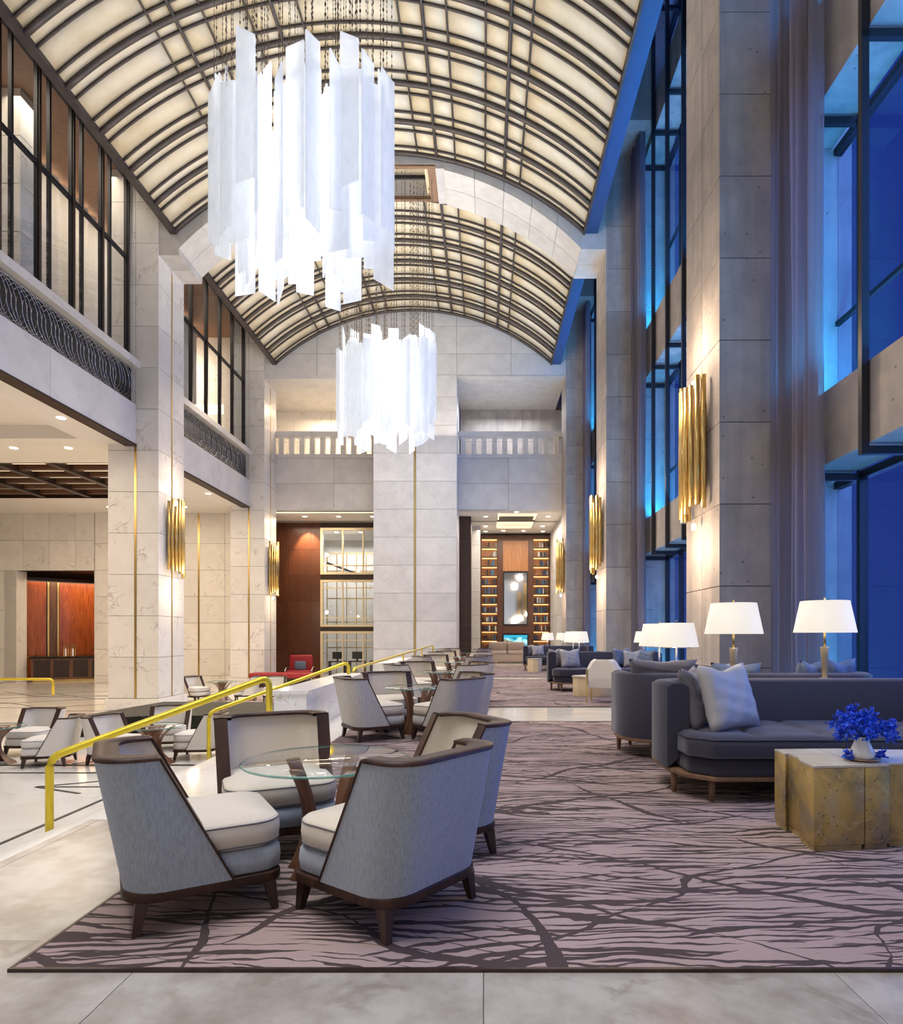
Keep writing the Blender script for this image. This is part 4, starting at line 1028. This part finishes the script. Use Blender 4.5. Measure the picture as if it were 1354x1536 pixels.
# lower lounge
lowproto = club_chair('lounge_chair', 'cream_pale', 'cream_pale', '-', 'cream chairs in the lower lounge')
dproto = drum_table('-')
LC = [((-6.72, 9.85), (-.95, -.3), 'cream club chair in the lower lounge, back to back with another under the handrail'), ((-5.78, 9.95), (.95, -.25), 'cream club chair in the lower lounge under the handrail, facing the pedestal table'),
      ((-4.66, 10.4), (-.98, -.1), 'cream club chair in the lower lounge between the two handrail posts'), ((-8.35, 10.1), (.9, -.1), 'cream club chair in the lower lounge at the outer pedestal table'),
      ((-5.55, 11.15), (.2, -1), 'cream club chair in the lower lounge behind the pedestal table, by the granite plinth'), ((-7.62, 10.75), (0, -1), 'cream club chair in the lower lounge behind the outer pedestal table'),
      ((-8.75, 19.3), (.9, -.45), 'cream club chair beyond the dark granite plinth, beside the marble column'), ((-7.3, 19.5), (-.95, -.25), 'cream club chair beyond the dark granite plinth, turned to the marble column'),
      ((-6.4, 19.4), (.2, -1), 'cream club chair beyond the dark granite plinth near the white parapet')]
for i, ((x, y), (fx, fy), lab) in enumerate(LC):
    c = lowproto if i == 0 else dup(lowproto, (0, 0, 0), 0)
    c.location = (x, y, ZL); c.rotation_euler[2] = face(fx, fy); c['label'] = lab
for i, ((x, y), lab) in enumerate((((-5.15, 9.9), 'round pedestal table between the two cream chairs in the lower lounge'), ((-7.62, 9.85), 'round pedestal table at the outer side of the lower lounge'), ((-8.0, 19.4), 'round pedestal table beyond the dark granite plinth'))):
    t = dproto if i == 0 else dup(dproto, (0, 0, 0), 0); t.location = (x, y, ZL); t['label'] = lab
# granite plinth
gp = tag(empty('granite_plinth', (-6, 14, ZL)), 'low dark green-black granite plinth behind the lower lounge chairs', 'plinth')
MB().prism([(-8.3, 12.2), (-7.0, 13.0), (-4.35, 13.2), (-4.35, 15.6), (-7.9, 15.7)], ZL, -.45).obj('body', 'granite', gp, (6, -14, -ZL))
MB().prism([(-8.36, 12.12), (-7.0, 12.94), (-4.3, 13.14), (-4.3, 15.66), (-7.95, 15.76)], -.45, -.40).obj('cap', 'granite', gp, (6, -14, -ZL))

# white marble parapets along the edge of the upper level
def parapet(y0, y1, label):
    o = tag(empty('marble_parapet', (-2.47, y0, 0)), label, 'parapet'); 
    n = max(1, round((y1-y0)/1.3)); L = (y1-y0)/n
    for i in range(n): blk('panel', o, -2.69, -2.27, y0+i*L+.003, y0+(i+1)*L-.003, 0, .5, 'marble_white')
    blk('coping', o, -2.72, -2.24, y0-.03, y1+.03, .5, .54, 'marble_white'); return o
parapet(8.12, 11.9, 'white veined marble parapet between the handrails and the second seating group')
parapet(16.3, 20.0, 'white veined marble parapet beside the far seating groups')
# brass handrails
def bend(pts, r=.12, n=6):
    P = [Vector(p) for p in pts]; out = [P[0]]
    for i in range(1, len(P)-1):
        a = (P[i-1]-P[i]).normalized(); b = (P[i+1]-P[i]).normalized()
        for k in range(n+1):
            f = k/n; out.append(P[i]+a*r*(1-f)**2+b*r*f**2)
    out.append(P[-1]); return out
def handrail(pts, label, r=.028, posts=()):
    o = tag(empty('brass_handrail', pts[0]), label, 'handrail', 'brass handrails'); p0 = Vector(pts[0])
    MB().tube([q-p0 for q in bend(pts)], r, 12).obj('rail', 'brass_rail', o)
    for (a, b, c), zb in posts: MB().tube([Vector((a, b, zb))-p0, Vector((a, b, c))-p0], r*.8, 10).obj('post', 'brass_rail', o)
    return o
handrail([(-4.33, 6.32, ZL), (-4.33, 6.32, .03), (-2.52, 7.45, .76), (-2.52, 7.45, .0)], 'polished brass handrail of the steps with its foot beside the front chair group', .038)
handrail([(-4.27, 9.85, ZL), (-4.27, 9.85, .05), (-2.47, 11.6, .76), (-2.47, 11.6, .54)], 'polished brass handrail rising to the end of the white parapet', .030)
handrail([(-2.46, 12.0, 0), (-2.46, 12.0, .62), (-2.0, 25.0, .86), (-2.0, 25.0, 0)], 'long brass guard rail running to the pale stone pier', .028, [((-2.255, 17.8, .70), .54), ((-2.12, 21.8, .78), 0)])
handrail([(-13.5, 15.9, ZL), (-13.5, 15.9, ZL+.9), (-10.8, 15.9, ZL+.9), (-10.8, 15.9, ZL+.5)], 'short brass handrail across the lobby floor at the frame edge', .03)

# ---- sofas
def U_path(x0, x1, yf0, yb, r, n=8):
    pts = [(x0, yf0)]
    for i in range(n+1): a = PI+(-PI/2)*i/n; pts.append((x0+r+r*math.cos(a), yb-r+r*math.sin(a)))
    for i in range(n+1): a = PI/2-(PI/2)*i/n; pts.append((x1-r+r*math.cos(a), yb-r+r*math.sin(a)))
    pts.append((x1, yf0)); return pts
def sofa(loc, L, Dp, label, rz=0, round_end=.32, cols=6, legw='wood_mid', toph=.86):
    """local: seat front at y=0 looking to -y, left end x=0"""
    o = tag(empty('slate_sofa', loc, rz), label, 'sofa', 'slate grey sofas'); ar = .34
    out = U_path(0, L, ar, Dp, round_end); inn = U_path(.17, L-.17, ar, Dp-.19, max(.08, round_end-.15))
    m = MB(); rows = []
    prof = [(0, .20, 1), (0, toph-.03, 1), (.2, toph-.006, 1), (.5, toph, 1), (.8, toph-.006, 1), (1, toph-.03, 1), (1, .35, 1)]
    for f, z, _ in prof: rows.append([(a[0]*(1-f)+b[0]*f, a[1]*(1-f)+b[1]*f, z) for a, b in zip(out, inn)])
    vr = m.grid(rows)
    for k in (0, -1): m.bm.faces.new([r_[k] for r_ in vr])
    m.obj('backrest', 'slate', o)
    # welt line on the arm fronts
    c0 = .16
    base = [(.10+c0, 0), (L-.10-c0, 0), (L-.10, c0), (L-.10, Dp-.36), (L-.36, Dp-.1), (.36, Dp-.1), (.10, Dp-.36), (.10, c0)]
    MB().prism([(x, y) for x, y in base], .20, .335).obj('seat_base', 'slate', o, bevel=.03)
    # tufted seat cushion
    m = MB(); nx = max(24, int(L/.05)); ny = 18; y0, y1 = -.03, Dp-.18; x0, x1 = .08, L-.08; rows = []
    def edge(x, y):
        d = min(x-x0, x1-x, y-y0, (x-x0+y-y0-c0*.9)/1.414*1.0, (x1-x+y-y0-c0*.9)/1.414); return d
    def clampc(x, y):
        s_ = c0*.9
        for sx, bx in ((1, x0), (-1, x1)):
            q = (x-bx)*sx+(y-y0)
            if q < s_: k = (s_-q)/2; x += sx*k; y += k
        return x, y
    for j in range(ny+1):
        r_ = []
        for i in range(nx+1):
            x, y = clampc(x0+(x1-x0)*i/nx, y0+(y1-y0)*j/ny); d = max(0, edge(x, y)); z = .47+.035*min(1, math.sqrt(max(0, d)/.07))
            if d > .10:
                gx = abs(((x-x0)/(L/cols)) % 1-.5); gy = abs(((y-y0+.02)/.30) % 1-.5)
                z -= .034*max(0, 1-(.5-gx)*8)**1.5+.034*max(0, 1-(.5-gy)*6)**1.5
            r_.append((x, y, z))
        rows.append(r_)
    vr = m.grid(rows)
    low_ = [[m.bm.verts.new((v.co.x, v.co.y, .345)) for v in r_] for r_ in (vr[0], vr[-1])]
    rim = [v for v in vr[0]]+[r_[-1] for r_ in vr[1:]]+[v for v in vr[-1][::-1][1:]]+[r_[0] for r_ in vr[::-1][1:-1]]
    lo1 = [m.bm.verts.new((v.co.x+(.012 if v.co.x < L/2 else -.012)*0, v.co.y-(.012 if v.co.y < Dp/2 else 0), .43)) for v in rim]; lo2 = [m.bm.verts.new((v.co.x, v.co.y, .342)) for v in rim]
    for A, B in ((rim, lo1), (lo1, lo2)):
        for i in range(len(rim)): f = m.bm.faces.new((A[i], A[(i+1) % len(rim)], B[(i+1) % len(rim)], B[i])); f.smooth = True
    for r_ in low_:
        for v in r_: m.bm.verts.remove(v)
    sc_ = m.obj('seat_cushion', 'slate', o)
    pl = [(x0+c0*.9, y0, .475), (x1-c0*.9, y0, .475), (x1, y0+c0*.9, .475), (x1, y1, .475)]
    MB().tube([(x0, y1, .475), (x0, y0+c0*.9, .475)]+pl, .006, 6, False).obj('piping', 'slate', sc_)
    MB().tube([(x0, y1, .347), (x0, y0+c0*.9, .347), (x0+c0*.9, y0, .347), (x1-c0*.9, y0, .347), (x1, y0+c0*.9, .347), (x1, y1, .347)], .006, 6, False).obj('piping', 'slate', sc_)
    pth = [(.02, ar+.02)]+[(x, y) for x, y in out[1:-1]]+[(L-.02, ar+.02), (L-.08, c0), (L-.10-c0+.02, .01), (.08+c0, .01), (.08, c0)]
    MB().prism(pth, .165, .20).obj('plinth', legw, o, bevel=.006)
    for x, y in ((.26, .10), (.07, ar+.06), (L-.26, .10), (L-.07, ar+.06), (L/2, .08), (.3, Dp-.12), (L-.3, Dp-.12), (L/2, Dp-.1)):
        MB().lathe([(.018, 0), (.030, .168)], 10, (x, y, 0)).obj('leg', legw, o)
    return o
sofa((1.44, 4.62, .012), 3.1, 1.08, 'slate sofa with silver cushions beside the gold stone coffee table')
sofa((4.03, 7.28, .012), 2.63, 1.02, 'slate sofa with rounded back seen from its end, facing the white armchair', rz=PI, round_end=.42)
sofa((1.46, 13.9, .012), 2.55, 1.05, 'slate sofa on the middle carpet behind the brass drum table')
sofa((1.42, 22.2, .012), 2.5, 1.0, 'small slate sofa on the farthest carpet near the bookcase')
# sofa by the window, seen over the console
o = sofa((3.3, 7.9, .012), 1.5, .85, 'slate settee by the dusk windows holding two blue cushions', rz=0, round_end=.2, cols=3) if False else None

def pillow(x, y, z, w_, h_, rx, rz, mat, label, ry=0, th=.16):
    m = MB(); n = 14
    def P(i, j, sg):
        u = -1+2*i/n; v = -1+2*j/n
        pin = 1-.10*(1-abs(u)**2)*(abs(v)**3); pin2 = 1-.10*(1-abs(v)**2)*(abs(u)**3)
        d = max(0, (1-u**4)*(1-v**4))**.55
        wr_ = .012*math.sin(u*7+v*5)*math.sin(v*9-u*3)*d
        dent = -.25*math.exp(-((u/.35)**2))*max(0, v)*d
        return (u*w_/2*pin2, sg*(th/2*d*(1+dent)+wr_*sg), v*h_/2*pin-.07*h_*math.exp(-((u/.35)**2))*max(0, v)**2+h_/2)
    for sg in (-1, 1): m.grid([[P(i, j, sg) for i in range(n+1)] for j in range(n+1)])
    bmesh.ops.remove_doubles(m.bm, verts=m.bm.verts, dist=.0005)
    o = m.obj('pillow', mat, None, (x, y, z)); o.rotation_euler = (rx, ry, rz); tag(o, label, 'pillow', 'cushions on the slate sofas'); return o
pillow(1.78, 5.14, .49, .52, .52, -.25, 1.05, 'pillow_dark', 'charcoal satin cushion leaning in the corner of the sofa by the gold table')
pillow(1.99, 4.97, .49, .60, .56, -.30, .55, 'pillow_light', 'silver satin cushion propped in front of a charcoal one on the front sofa')
pillow(3.70, 4.98, .50, .5, .48, -.3, -.5, 'pillow_light', 'silver satin cushion at the outer end of the front sofa')
pillow(1.83, 6.55, .72, .72, .30, .30, .05, 'pillow_dark', 'charcoal cushion lying along the rounded sofa back')
pillow(2.35, 6.75, .52, .5, .46, .3, .1, 'pillow_light', 'silver cushion peeping over the rounded sofa back')
pillow(2.65, 6.72, .52, .5, .47, .3, -.2, 'pillow_blue', 'blue-grey cushion peeping over the rounded sofa back')
pillow(3.42, 6.75, .52, .42, .48, .2, .5, 'pillow_blue', 'blue-grey cushion, first of two standing against the dark window')
pillow(3.72, 6.75, .52, .42, .50, .2, .35, 'pillow_blue', 'blue-grey cushion, second of two standing against the dark window')
pillow(1.72, 14.55, .50, .5, .46, -.25, .9, 'pillow_taupe', 'taupe cushion in the corner of the sofa behind the brass drum table')
pillow(2.0, 14.42, .50, .52, .46, -.3, .35, 'pillow_light', 'silver cushion beside the taupe one on the middle sofa')
pillow(3.45, 14.6, .50, .45, .42, -.25, -.1, 'pillow_light', 'silver cushion at the window end of the middle sofa')
pillow(3.22, 14.72, .54, .45, .42, -.2, .3, 'pillow_blue', 'blue cushion behind the silver one on the middle sofa')
pillow(3.72, 14.5, .50, .45, .44, -.25, -.6, 'pillow_blue', 'blue-grey cushion in the window corner of the middle sofa')
pillow(1.66, 22.8, .50, .45, .42, -.25, .9, 'pillow_taupe', 'taupe cushion in the corner of the farthest sofa')
pillow(1.98, 22.75, .50, .5, .42, -.3, .3, 'pillow_light', 'silver cushion on the farthest sofa')
pillow(2.6, 15.4, .86-.2, .5, .3, 0, 0, 'pillow_taupe', 'taupe cushion lying behind the middle sofa back') if False else None

# console tables behind the sofas, carrying the lamps
def console(x0, x1, y0, y1, label):
    o = tag(empty('console_table', ((x0+x1)/2, (y0+y1)/2, .012)), label, 'console table', 'console tables behind the sofas')
    blk('top', o, x0, x1, y0, y1, .76, .80, 'wood_dark')
    for x in (x0+.03, x1-.07):
        for y in (y0+.02, y1-.06): blk('leg', o, x, x+.04, y, y+.04, .012, .76, 'black_metal')
    return o
console(2.2, 4.0, 5.74, 6.16, 'dark console table between the two slate sofas')
def table_lamp(x, y, z, label, sc=1.0, style='taper', side=.0):
    o = tag(empty('table_lamp', (x, y, z)), label, 'lamp', 'white shaded table lamps'); o.scale = (sc, sc, sc)
    MB().lathe([(0, 0), (.075, 0), (.075, .012), (.05, .03), (.02, .035), (0, .035)], 20).obj('base', 'brass_light' if style == 'taper' else 'chrome', o)
    if style == 'taper':
        MB().lathe([(.018, .03), (.036, .30), (.036, .305), (0, .305)], 20).obj('body', 'brass_light', o)
        MB().tube([(0, 0, .30), (0, 0, .47)], .010, 8).obj('stem', 'brass', o); z0 = .43
    else:
        MB().tube([(0, 0, .03), (0, 0, .47)], .013, 10).obj('stem', 'chrome', o); z0 = .43
        if side: MB().tube([(-.16, 0, .42), (.16, 0, .42)], .007, 8).obj('arm', 'chrome', o)
    MB().lathe([(.25, z0), (.195, z0+.275), (.192, z0+.275), (.247, z0), (.25, z0)], 36, caps=False).obj('shade', 'lampshade', o)
    MB().lathe([(.0, z0+.29), (.012, z0+.30), (.0, z0+.315)], 8).obj('finial', 'brass', o)
    MB().lathe([(.0, z0+.06), (.03, z0+.09), (.03, z0+.15), (0, z0+.18)], 10).obj('bulb', 'bulb', o)
    lamp('POINT', (x, y, z+(z0+.12)*sc), 16, (1, .80, .56), .05); return o
table_lamp(3.22, 5.98, .812, 'white shaded lamp with tapered brass body against the dark blue window', 1.08)
table_lamp(2.36, 5.98, .812, 'white shaded lamp with tapered brass body in front of the concrete column', 1.05)
def side_table(x, y, label):
    o = tag(empty('side_table', (x, y, .012)), label, 'side table', 'small lamp tables')
    MB().lathe([(0, .60), (.26, .60), (.26, .63), (0, .63)], 24).obj('top', 'wood_dark', o); MB().lathe([(.03, .02), (.03, .60)], 10).obj('stem', 'black_metal', o); MB().lathe([(0, 0), (.17, 0), (.17, .02), (0, .02)], 20).obj('base', 'black_metal', o)
for i, (x, y, txt, tb) in enumerate(((2.42, 7.95, 'white shaded lamp on a slim nickel stem behind the rounded sofa', 1), (2.36, 8.5, 'white shaded lamp peeping from behind the nickel stemmed one', 1), (4.0, 15.8, 'small looking white shaded lamp before the blue curtain gap', 1),
      (2.4, 15.9, 'white shaded lamp behind the middle sofa, by the second concrete column', 1), (2.35, 16.6, 'white shaded lamp half hidden by the one behind the middle sofa', 1), (2.45, 24.2, 'white shaded lamp above the farthest sofa', 1), (3.1, 25.0, 'farthest white shaded lamp next to the library wall', 1))):
    if y < 9: zt = .72
    else: zt = .642
    table_lamp(x, y, zt if y > 9 else .642, txt, 1.0 if y > 9 else 1.08, 'nickel', .1)
    side_table(x, y, 'small round dark table under ' + txt.replace('white shaded lamp', 'the lamp') if len(txt.split()) < 11 else ['small round dark table behind the rounded sofa', 'small round dark table by the first column', 'small round dark table before the blue curtain gap', 'small round dark table behind the middle sofa', 'small round dark table near the second column', 'small round dark table by the farthest sofa', 'small round dark table by the library wall'][i])

# white armchair and brass drum table on the middle carpet
wc = tag(empty('white_armchair', (2.25, 11.75, .012), face(.35, 1)), 'white armchair with slim metal legs in front of the brass drum table', 'armchair')
m = MB(); rows = []
for z, hw, y0_ in ((.28, .30, -.22), (.45, .33, -.27), (.62, .30, -.30), (.76, .22, -.33), (.80, .17, -.33)):
    rows.append([(-hw, .18-.5*(z-.28), z), (-hw, y0_+.08, z), (-hw+.07, y0_, z), (hw-.07, y0_, z), (hw, y0_+.08, z), (hw, .18-.5*(z-.28), z)])
inner_rows = [[(x*.86, y+(.05 if abs(y-r_[2][1]) < .09 else 0), z) for x, y, z in r_] for r_ in rows]
m.grid(rows+inner_rows[::-1], False, False); m.obj('shell', 'leather', wc)
MB().box(-.28, .28, -.22, .28, .26, .42).obj('seat', 'leather', wc, bevel=.03)
for sx in (-.29, .29):
    for y in (-.26, .24): MB().box(sx-.012, sx+.012, y-.012, y+.012, 0, .62 if y < 0 else .30).obj('leg', 'brass', wc)
MB().box(-.29, .29, -.272, -.255, .50, .52).obj('back_bar', 'brass', wc)
dt = tag(empty('brass_drum_table', (2.25, 13.0, .012)), 'faceted brass drum table between the white armchair and the middle sofa', 'coffee table')
MB().prism([(.42*math.cos(2*PI*i/10), .32*math.sin(2*PI*i/10)) for i in range(10)], 0, .38).obj('drum', 'brass_light', dt, bevel=.01); MB().prism([(.44*math.cos(2*PI*i/10), .34*math.sin(2*PI*i/10)) for i in range(10)], .38, .41).obj('top', 'stone_top', dt)
dt = tag(empty('brass_drum_table', (1.75, 21.6, .012)), 'faceted brass drum table at the corner of the farthest sofa', 'coffee table')
MB().prism([(.25*math.cos(2*PI*i/10), .25*math.sin(2*PI*i/10)) for i in range(10)], 0, .42).obj('drum', 'brass_light', dt); MB().prism([(.26*math.cos(2*PI*i/10), .26*math.sin(2*PI*i/10)) for i in range(10)], .42, .45).obj('top', 'stone_top', dt)

# gold stone coffee table of clustered blocks
gt = tag(empty('stone_coffee_table', (2.3, 3.9, .012)), 'chunky gold patina stone coffee table of stepped blocks holding blue flowers', 'coffee table')
blocks = [[(1.91, 4.16), (1.90, 3.99), (1.93, 4.01), (1.95, 4.0), (2.19, 3.95), (2.19, 4.18)],
          [(1.93, 3.995), (1.93, 3.88), (1.89, 3.79), (1.88, 3.61), (2.13, 3.64), (2.19, 3.64), (2.19, 3.945)],
          [(2.135+.06, 3.64), (2.345, 3.66), (2.36, 3.74), (2.36, 4.18), (2.195, 4.18)],
          [(2.365, 3.70), (2.62, 3.72), (2.72, 3.85), (2.75, 4.14), (2.365, 4.17)]]
for q in blocks:
    MB().prism([(x-2.3, y-3.9) for x, y in q], .035, .478).obj('block', 'gold_stone', gt, bevel=.004, segs=2)
    MB().prism([((x-2.3), (y-3.9)) for x, y in q], .479, .491).obj('block_top', 'stone_top', gt)
    cx_ = sum(p[0] for p in q)/len(q); cy_ = sum(p[1] for p in q)/len(q)
    MB().prism([(cx_+(x-cx_)*.93-2.3, cy_+(y-cy_)*.93-3.9) for x, y in q], 0, .034).obj('plinth', 'gold_stone', gt)
ZT = .503
vx, vy = 2.27, 3.80
sc_ = tag(MB().lathe([(0, 0), (.07, .001), (.10, .012), (.098, .015), (.06, .006), (0, .006)], 32).obj('saucer', 'saucer', None, (vx, vy, ZT)), 'flat tan saucer under the white vase', 'saucer')
vs = MB().lathe([(0, .0), (.055, 0), (.068, .015), (.070, .035), (.052, .075), (.040, .105), (.042, .125), (.050, .135), (.045, .134), (.036, .122), (.034, .105), (0, .10)], 32)
tag(vs.obj('vase', 'porcelain', None, (vx, vy, ZT+.008)), 'small white porcelain vase on the gold stone table', 'vase')
bq = tag(empty('flower_bouquet', (vx, vy, ZT+.12)), 'bouquet of small bright blue flowers in the white vase', 'flowers')
r = random.Random(5); heads = []
stems = MB()
for i in range(56):
    a = r.uniform(0, 2*PI); e = r.uniform(.1, 1.45); L = r.uniform(.10, .205)
    if i < 3: L = .23; e = 1.2
    d = Vector((math.cos(a)*math.sin(e)*1.0, math.sin(a)*math.sin(e)*.9, math.cos(e)*.85)); tip = d*L; tip.z += .02
    stems.tube([(0, 0, -.06), (d.x*L*.35, d.y*L*.35, .04+d.z*L*.4), tuple(tip)], .0014, 4, False)
    for k in range(5):
        heads.append(tip+Vector((r.uniform(-.03, .03), r.uniform(-.03, .03), r.uniform(-.045, .012))))
for sx in (-1, 1):                # two trailing sprays
    base = Vector((sx*.11, -.03, -.09)); stems.tube([(sx*.02, 0, 0), (sx*.11, -.02, .03), (sx*.135, -.03, -.04), tuple(base)], .0015, 4, False)
    for k in range(6): heads.append(base+Vector((r.uniform(-.035, .02)*sx, r.uniform(-.02, .02), r.uniform(-.008, .03))))
so = stems.obj('stems', 'stem', bq)
m = MB()
for i in range(5):
    a = 2*PI*i/5; c = Vector((math.cos(a), math.sin(a), 0)); s_ = Vector((-math.sin(a), math.cos(a), 0)); v = [m.bm.verts.new(p) for p in (Vector((0, 0, -.003)), c*.007+s_*.006, c*.015+Vector((0, 0, .004)), c*.007-s_*.006)]; m.bm.faces.new(v)
    u = [m.bm.verts.new(p) for p in (c*.002+s_*.003+Vector((0, 0, .001)), c*.009+Vector((0, 0, .009)), c*.002-s_*.003+Vector((0, 0, .001)), Vector((0, 0, -.004)))]; m.bm.faces.new(u)
g0 = [v.co.copy() for v in m.bm.verts]; gf = [[v.index for v in f.verts] for f in m.bm.faces] if (m.bm.verts.index_update() or True) else 0
for ox, oy, oz, rt in ((.015, .006, .007, .7), (-.010, .013, .010, 1.9), (-.004, -.015, .005, 3.1)):
    q_ = Matrix.Rotation(rt, 3, 'X') @ Matrix.Rotation(rt*1.7, 3, 'Y'); vv = [m.bm.verts.new(q_ @ c_*.85+Vector((ox, oy, oz))) for c_ in g0]
    for f_ in gf: m.bm.faces.new([vv[i_] for i_ in f_])
fm = m.mesh('blossom'); fm.materials.append(M['blossom'])
for h in heads: inst('blossom', fm, bq, h, (r.uniform(-1.2, 1.2), r.uniform(-1.2, 1.2), r.uniform(0, 6)), (r.uniform(.85, 1.25),)*3)
m = MB()
for i in range(40):
    a = r.uniform(0, 2*PI); e = r.uniform(.3, 1.35); L = r.uniform(.07, .2); d = Vector((math.cos(a)*math.sin(e), math.sin(a)*math.sin(e), math.cos(e))); q = d.cross(Vector((0, 0, 1))).normalized()*.006; b = d*L*.5
    m.bm.faces.new([m.bm.verts.new(p) for p in (b, b+d*.03+q, b+d*.075, b+d*.03-q)])
lv = m.obj('leaves', 'stem', bq)

# red lounge furniture under the left balcony
rc_ = tag(empty('red_armchair', (-7.95, 27.4, ZL), face(.1, -1)), 'red tufted armchair with grey cushion in front of the wood wall', 'armchair')
MB().box(-.5, .5, -.4, .4, .15, .5).obj('seat', 'red', rc_, bevel=.06); MB().box(-.5, .5, -.45, -.22, .3, 1.15).obj('backrest', 'red', rc_, bevel=.08)
for sx in (-1, 1):
    MB().tube([(sx*.52, .3, 0), (sx*.56, .3, .5), (sx*.56, -.1, .68), (sx*.54, -.35, .6)], .02, 8).obj('arm', 'chrome', rc_)
    for sy in (-.3, .3): MB().box(sx*.42-.03, sx*.42+.03, sy-.03, sy+.03, 0, .16).obj('leg', 'chrome', rc_)
tag(MB().box(-.24, .24, -.06, .06, 0, .38).obj('scatter_cushion', 'pillow_blue', None, (-7.93, 27.42, ZL+.5), 0, .05), 'grey cushion on the red tufted armchair', 'pillow')
rb = tag(empty('red_bench', (-7.7, 24.6, ZL)), 'low red bench beyond the white parapet', 'bench')
MB().box(-1.3, 1.1, -.35, .35, .35, .55).obj('seat', 'red', rb, bevel=.05); MB().box(-1.1, .9, -.25, .25, 0, .35).obj('base', 'wood_dark', rb)
